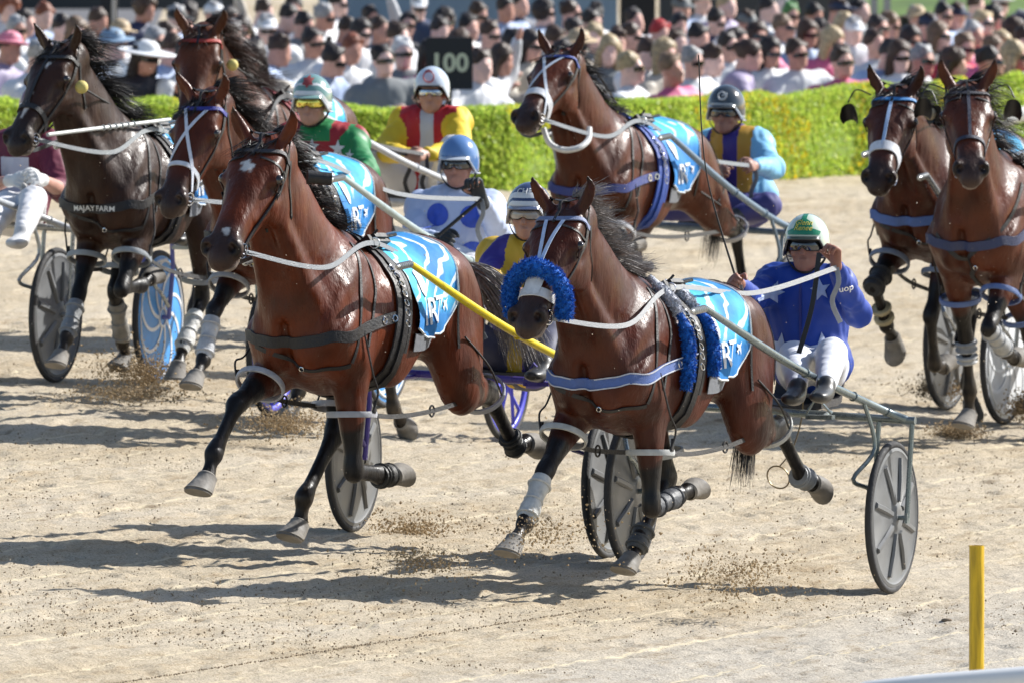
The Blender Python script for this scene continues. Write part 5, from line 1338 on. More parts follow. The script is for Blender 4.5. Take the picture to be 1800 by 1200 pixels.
# the 100 sign
sg = at(790, 112, 256); q = MB(); q.box(sg, (82/256, .03, 92/256)); o = tag(q.build('distance_sign', mat('sign black', (.012,.014,.022), .5), None, False), 'black distance board reading 100 in pale figures at the back edge of the hedge', 'sign')
V, F = text_mesh('100', .175, .006); V = [(sg.x+x, sg.y-.02, sg.z+y) for x, y, z in V]; mk('lettering', V, F, mat('sign figures', (.62,.66,.50), .5), o, False)
q = MB(); q.tube([(sg.x, sg.y+.03, sg.z-1.2), (sg.x, sg.y+.03, sg.z)], .02, 8); q.build('sign_post', mat('sign black', (.012,.014,.022), .5), o)
# ------------------------------------------------------------------ the teams
RNG = random.Random(11); random.seed(4)
bay = (.085,.021,.0075); dark_pts = (.009,.0075,.0075)
def depth_of(P): return P[1]*CP-(P[2]-CAMH)*SP
def driver(M, over, label, colors, head=(0,0,0), face=20, **kw):
    D = dict(pelvis=(-.58,.03,.86), waist=(-.62,.03,1.0), chest=(-.64,.03,1.18), neck=(-.60,.03,1.40), head=(-.56,.03,1.56), shL=(-.62,.21,1.35), shR=(-.62,-.15,1.35),
             elL=(-.42,.33,1.14), elR=(-.42,-.27,1.14), haL=(-.18,.18,1.18), haR=(-.18,-.12,1.18), hipL=(-.52,.12,.86), hipR=(-.52,-.08,.86),
             knL=(-.14,.32,1.10), knR=(-.14,-.30,1.10), anL=(.22,.40,.89), anR=(.22,-.40,.89))
    J = {k: np.array(M @ Vector(v)) for k, v in D.items()}; 
    for k, o in over.items():
        d = depth_of(J[k])-(o[2] if len(o) > 2 else 0); J[k] = np.array(at(o[0], o[1], FPX/d))
    root = M @ Vector((-.58, 0, 0)); a = R_(face)
    kw.setdefault('bulk', 1.7)
    r = person(label, root, J, colors, f=(-math.sin(a), -math.cos(a), 0), head=head, res=kw.pop('res', .009), group='drivers seated on the racing sulkies', **kw)
    r['J'] = J; return r
def armdist(C, P):
    def sd(a, b):
        ab = b-a; t = np.clip(((C-a)@ab)/(ab@ab), 0, 1); return np.linalg.norm(C-(a+t[:, None]*ab), axis=1)
    return np.minimum(np.minimum(sd(P['shL'], P['elL']), sd(P['elL'], P['haL'])), np.minimum(sd(P['shR'], P['elR']), sd(P['elR'], P['haR'])))
def hc(r): return r['P']['head'], r['fh'], r['lh'], r['uh'], r['root']
def hpoint(h, p): return h.M @ (Vector(p))
def tips(h, Ms, x=.42, y=.37, z=1.40):
    I = Ms.inverted(); return {s: I @ (h.M @ (Vector((x, s*y, z))*h.size)) for s in (-1, 1)}
def rein(h, r, col, label, sides='LR', w=.024, sag=.07):
    """leather lines from the bit through the saddle ring to the driver's hand"""
    out = []
    for s, sn in ((1,'L'), (-1,'R')):
        if sn not in sides: continue
        bit = h.M @ h.snap.near(h.g(.50, s*.08, -.072), .02)[0]; ter = h.M @ h.terret[s]; hand = Vector(r['J']['ha'+sn])+Vector((0,-.03,0)) if r else h.M @ (Vector((-2.0, s*.2, 1.2)))
        m1 = bit.lerp(ter, .42)+Vector((0,-.03,-sag*1.2)); m1 = m1+(h.M.to_3x3() @ Vector((0,s*.12,0))); m2 = ter.lerp(hand, .5)+Vector((0,0,-sag))
        P = cat_rom([bit, m1, ter, m2, hand], 14); b = MB(); N = [h.M.to_3x3() @ Vector((.1,s,.25))]*len(P); b.ribbon(P, N, w, .0025)
        b.tube([bit+(m1-bit)*.02, bit+(m1-bit)*.16], .008, 8)
        t = hand; b.ribbon(cat_rom([t, t+Vector((.01,-.02,-.07)), t+Vector((-.02,0,-.16)), t+Vector((.02,.02,-.26))], 4), [Vector((0,-1,0))]*13, w, .003)
        o = b.build('rein', strap_m(col), None, False); tag(o, label+(', line on its left side' if s > 0 else ', line on its right side'), 'rein', 'reins of the racing horses'); out.append(o)
    return out
white_s = (.66,.67,.68)
# --- horse in front on the left, yellow shaft, driver in purple and gold
hA = make_horse('H1', 'bright bay horse nearest on the left with small white star and black breast collar', .0095, (.098,.0185,.0042), dark_pts, blaze=[(.13,.20,.024,-.004),(.475,.515,.013,.006)])
harness(hA, brow=(.03,.03,.035), hob=(.42,.43,.47), boots=[('HL','c',.75,1.05,.05,(.02,.02,.02)),('FL','p',-.3,.75,.052,(.02,.02,.02))], headpole=None, tube=(.08,.17,-.02))
mane(hA, hair_m('black hair'), n=1100, length=.10); tail(hA, hair_m('grey hair'), [(-.84,0,1.40),(-.98,.10,1.38),(-1.08,.22,1.22),(-1.12,.30,1.02)], 1500, .12, .0055)
S1, M1 = make_sulky(845, 368, 20, 'sulky with yellow shaft and purple forks behind the nearest left horse', tubec=(.07,.05,.30), fork=(.11,.08,.42), shaftcol=(.78,.60,.01), tip=tips(hA, frame(on_ground(845,368), 20)))
dA = driver(M1, dict(head=(930,378), neck=(925,440), chest=(920,505), shR=(872,452), elR=(862,490,.1), haR=(846,500,.3), shL=(985,450)), 'driver in purple and gold silks with navy and white lettered helmet and clear glasses',
            dict(top=(.045,.030,.25), legs=(.05,.055,.10), skin=(.46,.24,.17), boots=None, regions=[((.62,.40,.03), lambda C, P, lv, fv: (np.linalg.norm(C-P['shR'], axis=1) < .115) | (np.linalg.norm(C-P['shL'], axis=1) < .115) | (np.abs((C-P['chest'])@lv) < .05))]), face=16)
hm, hs_ = helmet(*hc(dA), mat('helmet navy', (.03,.05,.13), .2, coat=1.), mat('helmet white', (.72,.73,.74), .25, coat=.6), band=(0,1,3,4))
c_, f_, l_, u_, _r = hc(dA); O_ = Vector(c_+f_*.13+u_*.115)
decal('lettering', text_mesh('CHF', .038, .0008), O_, l_, u_, hs_, strap_m(white_s), hm, .004)
rg = [(x, y) for x, y in circ_poly(.038, 20, 1.15)]
goggles(*hc(dA), (.35,.32,.30), name='glasses')
# --- horse in front on the right with blue fur, driver in royal blue with stars
hB = make_horse('H2', 'dark bay horse in front with blue fur noseband and blue breast collar', .0095, (.060,.0115,.0035), dark_pts)
harness(hB, brow=(.16,.20,.34), xstrap=((.50,.60,.80),'V'), collar=(.07,.13,.36), trim=(.5,.52,.58), fur=(.008,.125,.52), hob=(.44,.45,.44), boots=[('FR','c',.10,1.0,.050,(.50,.50,.48)),('FL','c',.05,1.0,.050,(.05,.055,.065)),('HR','p',-.5,.6,.052,(.06,.065,.07)),('HL','p',-.4,.5,.052,(.25,.26,.27))])
mane(hB, hair_m('grey hair'), n=800, length=.125, wild=.6, forelock=False); tail(hB, hair_m('black hair'), [(-.84,0,1.40),(-.95,.0,1.25),(-.93,.02,.95),(-.84,.05,.62)], 900, .05)
S2, M2 = make_sulky(1338, 372, 20, 'sulky with steel tube frame and grey disc wheels, nearest of all', tubec=(.20,.24,.25), tip=tips(hB, frame(on_ground(1338,372), 20)))
kB = 1.0
a_ = R_(12)
dB = driver(M2, dict(head=(1418,434), neck=(1418,492), chest=(1418,548), waist=(1424,600), pelvis=(1428,640), shL=(1470,500), shR=(1362,498), elL=(1508,552,.12), haL=(1470,470,.30), elR=(1318,528,.15), haR=(1300,500,.42), hipL=(1455,645), hipR=(1400,645), knL=(1462,622,.35), knR=(1396,628,.35), anL=(1452,676,.62), anR=(1402,680,.62)),
            'driver in royal blue silks with pale stars and green and white helmet', dict(top=(.004,.040,.30), legs=(.62,.64,.70), skin=(.34,.15,.10), boots=None), face=12, head=(0,-4,0), res=.0075,
            handdir={'L': ((-.05,-.25,.95), (-.75,-.6,0)), 'R': ((-.35,-.7,.25), (.6,-.4,-.5))})
hm, hs_ = helmet(*hc(dB), mat('helmet pearl', (.60,.70,.58), .18, coat=1.), mat('helmet black', (.015,.016,.018), .3, coat=.6))
c_, f_, l_, u_, _r = hc(dB)
grn = mat('helmet green', (.01,.22,.10), .25, coat=.8); yel = strap_m((.72,.60,.08))
O_ = Vector(c_+f_*.13+u_*.085)
decal('emblem', poly_grid([(-.075,-.03),(.075,-.03),(.08,-.012),(.045,0),(.038,.03),(.012,.045),(.012,.075),(-.012,.075),(-.012,.045),(-.038,.03),(-.045,0),(-.08,-.012)], .01), O_, l_, u_, hs_, grn, hm, .003)
decal('lettering', text_mesh('Glenn', .034, .0002, .3), O_+Vector(u_)*.026, l_, u_, hs_, yel, hm, .005)
decal('lettering', text_mesh('Renee', .034, .0002, .3), O_+Vector(u_)*.001, l_, u_, hs_, yel, hm, .005)
goggles(*hc(dB), (.01,.012,.014), hgt=.046)
st_m = strap_m((.38,.46,.66)); fB = Vector(dB['f']); lB = Vector(dB['l']); c0 = Vector(dB['P']['chest'])
for (dx, dz, r_, rot) in ((-.13,.10,.055,.3),(.10,.115,.055,-.2),(-.10,-.16,.07,.1),(.11,-.17,.085,-.15),(-.005,-.27,.05,.4)):
    decal('star', poly_grid(star_poly(r_, rot=rot), .014), c0+lB*dx+Vector((0,0,dz)), lB, (0,0,1), dB['snapj'], st_m, dB['jacket'], .004)
eL, wL = Vector(dB['P']['elL']), Vector(dB['P']['haL']); ax_ = (eL-wL).normalized()
decal('lettering', text_mesh('don', .045, .0006), eL.lerp(wL, .55)+Vector((.0,-.02,0)), Vector((-.9,0,-.15)), -Vector((-.1,0,1)), dB['snapj'], strap_m((.8,.8,.8)), dB['jacket'], .004, .25)
zp = MB(); P_ = [c0+Vector((0,0,z_)) for z_ in (.16,.1,.0,-.1,-.2,-.3)]; Pz = []; Nz = []
for p in P_:
    h_ = dB['snapj'].b.ray_cast(p+fB*.5, -fB, 1.)
    if h_[0]: Pz.append(h_[0]+h_[1]*.003); Nz.append(h_[1])
zp.ribbon(Pz, Nz, .012, .003); zp.build('zip', strap_m((.02,.03,.2)), dB['jacket'])
dd = depth_of(dB['J']['pelvis'])-.25; IV = M2.inverted(); cd = MB(); P_ = cat_rom([IV @ at(px, py, FPX/dd) for px, py in ((1412,695),(1408,740),(1392,790),(1371,818))], 5); cd.tube(P_, .0035, 6)
cd.ring(IV @ at(1368, 838, FPX/dd), Vector((1,.2,0)), .048, .004, 22, 6, squash=1.2); cd.build('hanging_ring', mat('old brass', (.22,.17,.10), .4, metal=.8), S2)
# --- horse with the white X bridle, driver in pale blue with blue spots
hX = make_horse('X', 'bay horse with white crossed face straps and blue browband, behind the nearest left horse', .012, (.075,.016,.005), dark_pts)
harness(hX, brow=(.03,.035,.25), xstrap=((.62,.66,.76),'X'), nose=((.60,.64,.72),.024), hob=(.30,.31,.33), rein=white_s, boots=[('FR','c',.15,1.0,.050,(.42,.43,.45))], collar=(.02,.02,.02))
mane(hX, hair_m('black hair'), n=900); tail(hX, hair_m('black hair'), [(-.84,0,1.40),(-.98,.05,1.3),(-1.05,.1,1.05),(-1.05,.1,.8)], 600, .06)
S3, M3 = make_sulky(683, 336, 20, 'sulky with pale green steel shaft and violet spoked wheels', tubec=(.33,.40,.40), wheel=('spoke',(.10,.10,.62),16,.010), shaftcol=(.36,.43,.43), tip=tips(hX, frame(on_ground(683,336), 20)))
dX = driver(M3, dict(head=(806,290), neck=(806,350), chest=(798,405), waist=(802,455), pelvis=(806,490), shL=(858,365), shR=(745,366), elL=(880,412,.1), haL=(846,350,.28), elR=(722,425,.1), haR=(772,420,.35), knL=(850,478,.3), knR=(795,500,.3)),
            'driver in pale blue silks with big blue spots and one raised black glove', dict(top=(.50,.58,.78), legs=(.70,.71,.74), skin=(.42,.2,.14), boots=None), face=14,
            gloves={'L': (.03,.035,.04), 'R': (.03,.035,.04)}, handdir={'L': ((-.3,-.2,.9), (-.5,-.8,0))})
hm, hs_ = helmet(*hc(dX), mat('helmet blue', (.10,.22,.48), .2, coat=1.), mat('helmet silver', (.45,.50,.55), .25, coat=.6))
goggles(*hc(dX), (.01,.012,.014), hgt=.044)
c0 = Vector(dX['P']['chest']); lX = Vector(dX['l'])
for (dx, dz, r_) in ((-.05,.09,.06),(.13,.08,.06),(-.09,-.09,.06),(.13,-.11,.06),(.09,-.24,.06),(-.12,-.24,.055),(.02,-.02,.0)):
    if r_: decal('spot', poly_grid(circ_poly(r_), .014), c0+lX*dx+Vector((0,0,dz)), lX, (0,0,1), dX['snapj'], strap_m((.04,.10,.55)), dX['jacket'], .004)
# --- black-brown horse at the left edge, driver in red and green
hK = make_horse('BLACK', 'almost black horse farthest left with thin white stripe down its nose', .012, (.034,.0135,.0075), (.007,.006,.006), blaze=[(.30,.46,.010,0.0),(.10,.15,.014,.01)])
harness(hK, brow=(.03,.03,.03), xstrap=((.02,.02,.022),'I'), nose=((.02,.02,.022),.03), hob=(.33,.36,.38), boots=[('FR','c',.15,1.0,.050,(.22,.23,.24)),('HR','c',.2,1.0,.050,(.22,.21,.19)),('HL','c',.3,1.1,.052,(.55,.55,.52))],
        headpole=((.47,.10,-.06), (.16,.20,1.56)), checkball=((.14,.135,-.04), .035, (.60,.50,.15)), text='MAJAY FARM')
mane(hK, hair_m('black hair'), n=800); tail(hK, hair_m('black hair'), [(-.84,0,1.40),(-.98,.05,1.3),(-1.05,.1,1.05),(-1.05,.1,.8)], 600, .06)
S4, M4 = make_sulky(478, 329, 20, 'sulky with a sky blue disc wheel printed with white swirls', tubec=(.30,.33,.34), wheel=('swirl',(.06,.30,.72),(.74,.76,.78)), fork=(.20,.20,.50), tip=tips(hK, frame(on_ground(478,329), 20)))
dK = driver(M4, dict(head=(548,182), neck=(560,238), chest=(572,285), shL=(618,250), shR=(512,248), elL=(645,305,.1), haL=(600,345,.3), elR=(495,305,.1)),
            'driver in red silks with green sleeves, stars and mirrored yellow goggles', dict(top=(.32,.012,.020), legs=(.7,.7,.72), skin=(.45,.24,.17), boots=None,
            regions=[((.01,.20,.055), lambda C, P, lv, fv: ((armdist(C, P) < .098) & (np.abs((C-P['neck'])@lv) > .125)) | ((C[:, 2] > P['neck'][2]-.025) & (np.abs((C-P['neck'])@lv) < .09)))]), face=14)
hm, hs_ = helmet(*hc(dK), mat('helmet teal', (.16,.30,.28), .2, coat=1.), mat('helmet white', (.72,.73,.74), .25, coat=.6), band=(0,1,4))
c_, f_, l_, u_, _r = hc(dK); decal('emblem', poly_grid(star_poly(.035, 6, .6), .01), Vector(c_+f_*.12+u_*.12), l_, u_, hs_, strap_m((.35,.05,.05)), hm, .004)
goggles(*hc(dK), (.80,.66,.10), True, hgt=.048)
c0 = Vector(dK['P']['chest']); lK = Vector(dK['l'])
for (dx, dz, r_, P_) in ((-.03,.09,.045,None),(.11,.08,.05,None),(.20,.05,.035,None),(.22,-.03,.035,None),(-.14,.08,.04,None)):
    decal('star', poly_grid(star_poly(r_), .014), c0+lK*dx+Vector((0,0,dz)), lK, (0,0,1), dK['snapj'], strap_m((.70,.72,.72)), dK['jacket'], .004)
# --- red browband horse, driver in yellow and red
hR = make_horse('RED', 'bay horse with red browband standing above the crossed-strap horse', .013, (.085,.024,.008), dark_pts)
harness(hR, brow=(.40,.03,.02), collar=(.02,.02,.02), checkball=((.12,.14,-.03), .033, (.62,.58,.22)), bib=(.25,.02,.03)); mane(hR, hair_m('brown hair'), n=700); tail(hR, hair_m('black hair'), [(-.84,0,1.40),(-.98,.05,1.3),(-1.05,.1,1.05),(-1.05,.1,.8)], 400, .06)
S5, M5 = make_sulky(688, 311, 20, 'sulky with white painted shafts carrying the yellow and red driver', tubec=(.55,.57,.58), shaftcol=(.60,.62,.64), wheel=('spoke',(.45,.46,.48),20,.005), tip=tips(hR, frame(on_ground(688,311), 20)))
dR = driver(M5, dict(head=(759,163), neck=(757,208), chest=(757,250), waist=(757,290), pelvis=(760,325), shR=(712,218), shL=(800,216), elR=(672,268,.1), haR=(718,272,.3), elL=(812,262,.1), haL=(748,272,.3)),
            'driver in yellow silks with red front panels and white helmet', dict(top=(.72,.50,.02), legs=(.7,.7,.72), skin=(.45,.24,.17), boots=None,
            regions=[((.42,.012,.02), lambda C, P, lv, fv: (armdist(C, P) > .088) & (np.abs((C-P['chest'])@lv) < .17)), ((.50,.52,.58), lambda C, P, lv, fv: (np.abs((C-P['chest'])@lv) < .040) & (armdist(C, P) > .07))]), face=8, res=.011)
hm, hs_ = helmet(*hc(dR), mat('helmet pale', (.58,.66,.76), .2, coat=1.), mat('helmet black', (.015,.016,.018), .3, coat=.6), peak=False, z=.95)
c_, f_, l_, u_, _r = hc(dR); rgm = MB(); o_ = Vector(c_+f_*.125+u_*.095); rgm.ring(o_, f_, .03, .004, 20, 6); rgm.build('emblem', strap_m((.35,.03,.04)), hm); rgm = MB(); rgm.tube([o_+Vector(u_)*.028-Vector(l_)*.02, o_+Vector(u_)*.04, o_+Vector(u_)*.028+Vector(l_)*.02], .004, 6); rgm.build('emblem', strap_m((.35,.03,.04)), hm)
goggles(*hc(dR), (.55,.6,.65), True, hgt=.036, z=.95)
# --- far horse in the middle, driver in purple and old gold
hF = make_horse('FAR', 'bay horse with blue hood behind the front pair, before the yellow flowering hedge', .012, (.078,.017,.005), dark_pts)
harness(hF, brow=(.02,.05,.25), xstrap=((.55,.60,.68),'X'), nose=((.72,.73,.76),.05), collar=(.03,.05,.22), bib=(.02,.07,.35), boots=[('FL','k',.45,1.1,.075,(.015,.015,.017))], hob=(.5,.5,.52)); mane(hF, hair_m('black hair'), n=500, length=.12); tail(hF, hair_m('black hair'), [(-.84,0,1.40),(-.98,.05,1.3),(-1.05,.1,1.05),(-1.0,.1,.7)], 600, .05)
dn = depth_of(hF.M @ hF.g(.35,0,-.3))-.12; cl_ = MB(); iv = hF.M.inverted(); P_ = cat_rom([iv @ at(px, py, FPX/(dn+o)) for px, py, o in ((955,226,0),(966,252,-.02),(990,264,-.03),(1018,260,-.02),(1034,246,.05),(1036,226,.12))], 6); cl_.tube(P_, .017, 8); cl_.build('neck_cord', strap_m((.66,.66,.64)), hF.root)
S6, M6 = make_sulky(1202, 312, 20, 'sulky with polished dark shaft carrying the purple and gold driver at the back', tubec=(.16,.22,.28), shaftcol=(.13,.20,.28), tip=tips(hF, frame(on_ground(1202,312), 20)))
dF = driver(M6, dict(head=(1276,198), neck=(1287,245), chest=(1296,288), waist=(1304,328), pelvis=(1312,355), shR=(1250,258), shL=(1332,256), elR=(1236,300,.1), haR=(1262,300,.3), elL=(1358,296,.08), haL=(1326,292,.3), knL=(1350,362,.3), knR=(1305,366,.3)),
            'driver in purple silks with old gold braces and light blue sleeves', dict(top=(.035,.022,.20), legs=(.05,.05,.20), skin=(.30,.15,.11), boots=None,
            regions=[((.20,.48,.72), lambda C, P, lv, fv: ((C-P['shL'])@lv > -.01) | ((C-P['shR'])@lv < .0)), ((.50,.27,.03), lambda C, P, lv, fv: (np.abs(np.abs((C-P['chest'])@lv)-.085) < .042) & ((C-P['shL'])@lv < -.01))]), face=16, res=.010)
hm, hs_ = helmet(*hc(dF), mat('helmet graphite', (.03,.04,.05), .15, coat=1.), mat('helmet silver', (.45,.50,.55), .25, coat=.6), band=(0,))
c_, f_, l_, u_, _r = hc(dF); rgm = MB(); o_ = Vector(c_+f_*.122+u_*.10); rgm.ring(o_+Vector(l_)*.01, f_, .022, .004, 16, 6); rgm.build('emblem', strap_m((.5,.55,.6)), hm); rgm = MB(); rgm.tube(cat_rom([o_-Vector(l_)*.01-Vector(u_)*.02, o_+Vector(l_)*.03-Vector(u_)*.012, o_+Vector(l_)*.035+Vector(u_)*.015, o_+Vector(l_)*.012], 4), .004, 6); rgm.build('emblem', strap_m((.5,.55,.6)), hm)
goggles(*hc(dF), (.008,.010,.012), hgt=.046)
# --- the two horses at the right edge
h7 = make_horse('R1', 'bay horse with blue and white face strap, left of the pair at the right edge', .012, (.060,.014,.0055), dark_pts)
harness(h7, brow=(.03,.20,.50), xstrap=((.40,.55,.78),'I'), nose=((.68,.70,.74),.06), blink=1, collar=(.08,.15,.38), checkball=((.10,.15,.03), .036, (.50,.40,.25)), boots=[('FR','k',.7,1.1,.06,(.03,.03,.03)),('FR','c',.55,.62,.05,(.5,.42,.25)),('FR','c',.78,.86,.05,(.5,.42,.25))], hob=(.20,.24,.32)); mane(h7, hair_m('black hair'), n=500)
h8 = make_horse('R2', 'bay horse with black face cups and Y-shaped breastplate at the right edge', .012, (.078,.018,.006), dark_pts)
harness(h8, brow=(.02,.02,.03), blink=1, nose=((.03,.035,.06),.022), xstrap=((.03,.035,.06),'I'), collar=(.03,.04,.10), breast_v=True, hob=(.10,.16,.36), boots=[('FR','c',.28,.42,.052,(.45,.46,.46)),('FR','c',.0,.2,.055,(.25,.26,.27)),('FL','c',.0,1.0,.052,(.30,.31,.32))]); mane(h8, hair_m('black hair'), n=500)
for hh in (h7, h8): tail(hh, hair_m('black hair'), [(-.84,0,1.40),(-.98,.05,1.3),(-1.05,.1,1.05),(-1.05,.1,.8)], 300, .05)
S7, M7 = make_sulky(1860, 319, 22, 'sulky with grey disc wheels, mostly hidden behind the right edge pair', tubec=(.3,.32,.34), tip=tips(h7, frame(on_ground(1860,319), 22)))
S8, M8 = make_sulky(1962, 322, 22, 'sulky whose white wheel has a lace-like pattern, at the right edge', tubec=(.3,.32,.34), wheel=('swirl',(.62,.64,.66),(.30,.30,.28)), tip=tips(h8, frame(on_ground(1962,322), 22)))
# --- driver in maroon at the left edge
S9, M9 = make_sulky(-101, 329, 20, 'grey sulky at the left edge carrying the maroon and white driver', tubec=(.42,.44,.45), shaftcol=(.46,.48,.50))
dM = driver(M9, dict(head=(68,196), neck=(62,246), chest=(45,290), waist=(35,335), pelvis=(25,365), shR=(-10,262), shL=(88,262), elL=(108,335,.1), haL=(72,316,.32), elR=(-40,330,.1), haR=(20,318,.3), hipL=(48,372), hipR=(5,372), knL=(58,352,.4), knR=(12,362,.4), anL=(40,410,.6), anR=(-10,400,.6)),
            'driver in maroon and white silks with white gloves at the left edge', dict(shoe=(.62,.62,.62), top=(.13,.010,.035), legs=(.68,.68,.70), skin=(.48,.25,.19), boots=None, sleeve=.25,
            regions=[((.62,.64,.70), lambda C, P, lv, fv: (np.abs((C-P['chest'])@lv+.02) < .075) & (C[:, 2] < P['chest'][2]+.05))]), face=14, gloves={'L': (.72,.72,.70), 'R': (.72,.72,.70)}, res=.010)
helmet(*hc(dM), mat('helmet maroon', (.13,.01,.03), .2, coat=1.), mat('helmet white', (.72,.73,.74), .25, coat=.6)); goggles(*hc(dM), (.01,.012,.014))
# reins and whips
rein(hA, dA, (.19,.21,.23), 'grey webbing rein of the horse with the white star'); rein(hB, dB, (.30,.31,.32), 'pale grey rein of the horse with the blue fur noseband', w=.024)
rein(hX, dX, (.22,.24,.26), 'grey rein of the crossed-strap horse'); rein(hK, dK, (.20,.22,.23), 'grey rein of the almost black horse')
rein(hR, dR, (.04,.04,.045), 'black rein of the red browband horse'); rein(hF, dF, (.17,.19,.21), 'grey rein of the blue hooded horse')
def whip(r, side, tipw, label, bend=.03, rad=.006):
    p = Vector(r['J']['ha'+side])+Vector((0,-.05,-.03)); t = Vector(tipw); m = p.lerp(t, .5)+Vector((bend, 0, 0)); P = cat_rom([p-(t-p).normalized()*.12, p, m, t], 8)
    b = MB(); b.tube(P, [max(.0032, rad*(1-i/len(P))) for i in range(len(P))], 8); b.tube([P[0], P[8]], .009, 8)
    o = b.build('whip', leather()); tag(o, label, 'whip'); return o
pB = dB['J']['haR']; whip(dB, 'R', at(1228, 97, FPX/(depth_of(pB)-.1)), 'long thin black whip held upright by the driver in royal blue', -.06, .009)
pX = dX['J']['haL']; b_ = MB(); q0 = Vector(pX)+Vector((0,-.06,0)); q1 = at(770, 415, FPX/(depth_of(pX)-.15)); b_.tube([q0, q0.lerp(q1,.5), q1], .010, 8); tag(b_.build('stick', leather()), 'short dark stick held across the spotted silks', 'whip')
pB = dB['J']['haL']; b_ = MB(); q0 = at(1440, 445, FPX/(depth_of(pB)-.05)); q1 = at(1398, 640, FPX/(depth_of(pB)-.12)); b_.ribbon(cat_rom([q0, q0.lerp(q1,.5)+Vector((.02,0,0)), q1], 6), [Vector((0,-1,0))]*13, .024, .005); tag(b_.build('rein_end', leather()), 'black leather rein end hanging down the front of the royal blue silks', 'rein')
# ------------------------------------------------------------------ the crowd
def crowd_proto(kind, seed):
    """one spectator in its own frame, facing -y; returns meshes for body, clothes, legs"""
    R = random.Random(seed); J = dict(pelvis=(0,0,.92), waist=(0,0,1.08), chest=(0,.0,1.26), neck=(0,-.02,1.45), head=(0,-.05,1.62), shL=(.19,0,1.40), shR=(-.19,0,1.40),
        hipL=(.09,0,.90), hipR=(-.09,0,.90), knL=(.10,-.05,.48), knR=(-.10,.02,.48), anL=(.10,0,.08), anR=(-.10,.04,.08))
    arms = dict(lean=(((.31,-.14,1.24),(.12,-.38,1.33)),((-.31,-.14,1.20),(-.08,-.40,1.28))), down=(((.27,.0,1.12),(.27,-.12,.88)),((-.27,.0,1.12),(-.27,-.12,.88))),
        phone=(((.26,-.12,1.16),(.10,-.30,1.44)),((-.27,-.02,1.12),(-.20,-.28,1.10))), point=(((.40,-.20,1.38),(.52,-.44,1.40)),((-.27,0,1.12),(-.15,-.28,1.08))), raise_=(((.30,-.05,1.56),(.18,-.10,1.80)),((-.27,0,1.12),(-.15,-.28,1.1))))[kind]
    J.update(elL=arms[0][0], haL=arms[0][1], elR=arms[1][0], haR=arms[1][1]); return {k: np.array(v, float) for k, v in J.items()}
protos = {}
def get_proto(kind):
    if kind in protos: return protos[kind]
    J = crowd_proto(kind, 1); r = person('x', (0,0,0), J, dict(top=(.5,.5,.5), legs=(.05,.06,.09), sleeve=.95 if kind != 'point' else .35), f=(0,-1,0), res=.019, hands=True, fingers=False, smallscale=True, hz=.86)
    ch = {c.name.split('.')[0]: c for c in r['root'].children}; 
    ms = {k: c.data for k, c in ch.items()}
    protos[kind] = (ms, [c.data for c in r['root'].children])
    for c in list(r['root'].children): bpy.data.objects.remove(c)
    bpy.data.objects.remove(r['root']); return protos[kind]
hair_meshes = {}
def hair_mesh(style, seed=0):
    """hair and hats in head coordinates (face towards -y)"""
    if style in ('short','curly','long','bun') and (style, seed) in hair_meshes: return hair_meshes[(style, seed)]
    if style in hair_meshes: return hair_meshes[style]
    RH = random.Random(seed*7+len(style))
    S = SDF((-.26,-.26,-.45), (.26,.30,.26), .013)
    f = np.array((0,-1,0)); l = np.array((1,0,0))
    if style in ('short','curly','long','bun'):
        t = {'short':.004,'curly':.032,'long':.016,'bun':.008}[style]
        S.ball((0,.018,.045), (.084+t,.100+t,.098+t), side=l, ax=f, k=.01)
        S.ball((0,-.115,-.015), (.080,.095,.095), side=l, ax=f, k=.02, sub=True)
        if style == 'short': S.ball((0,-.03,-.11), (.2,.13,.2), side=l, ax=f, k=.02, sub=True)
        if style == 'long':
            for s in (-1, 1): S.chain([(s*.075,.02,.0,.03,.05),(s*.085,.03,-.12,.035,.05),(s*.08,.03,-.26,.03,.035)], k=.03)
            S.chain([(0,.085,.0,.07,.03),(0,.095,-.15,.08,.03),(0,.10,-.28,.06,.02)], side=l, k=.03)
        for _ in range(0 if style == 'bun' else 9):      # tousled locks
            a_ = RH.uniform(-2.6, 2.6); e_ = RH.uniform(.25, 1.3); r_ = RH.uniform(.012, .026)
            S.ball((math.sin(a_)*math.cos(e_)*.088, math.cos(a_)*math.cos(e_)*.10+.018, .05+math.sin(e_)*.098), (r_, r_, r_*1.3), k=.02)
        if style == 'long' and seed % 2: S.chain([(.07,-.02,.09,.02,.03),(.095,-.02,.0,.02,.04),(.085,-.01,-.14,.02,.03)], k=.02)
        if style == 'bun': S.ball((0,.12,.06), (.04,.04,.04), k=.02)
        V, Q = S.mesh(); r = np.random.default_rng(3); 
        V = V*(1+(.07 if style == 'curly' else .03)*np.sin(V[:, :1]*70+2)*np.sin(V[:, 1:2]*60)*np.sin(V[:, 2:]*75+1))
        if style == 'curly':
            V = V*(1+.05*np.sin(V[:, :1]*90)*np.sin(V[:, 1:2]*80)*np.sin(V[:, 2:]*85))
        nme = 'hair'
    elif style in ('hat','sunhat'):
        S.ball((0,.01,.085), (.095,.075,.108), side=l, ax=f, k=.02); b = .17 if style == 'hat' else .22
        S.ball((0,.0,.055), (b,.013,b+.02), side=l, ax=f, k=.02); V, Q = S.mesh(); nme = 'hat'
    else:
        S.ball((0,.012,.055), (.092,.085,.108), side=l, ax=f, k=.02); S.ball((0,-.12,.055), (.075,.010,.075), side=l, ax=f, k=.02)
        S.ball((0,0,-.06), (.2,.085,.2), side=l, ax=f, k=.01, sub=True); V, Q = S.mesh(); nme = 'cap'
    o = mk(nme, V, Q, mat('hair base', (.03,.02,.015), .6)); key_ = (style, seed) if style in ('short','curly','long','bun') else style; hair_meshes[key_] = (o.data, nme); bpy.data.objects.remove(o); return hair_meshes[key_]
gl = MB(); 
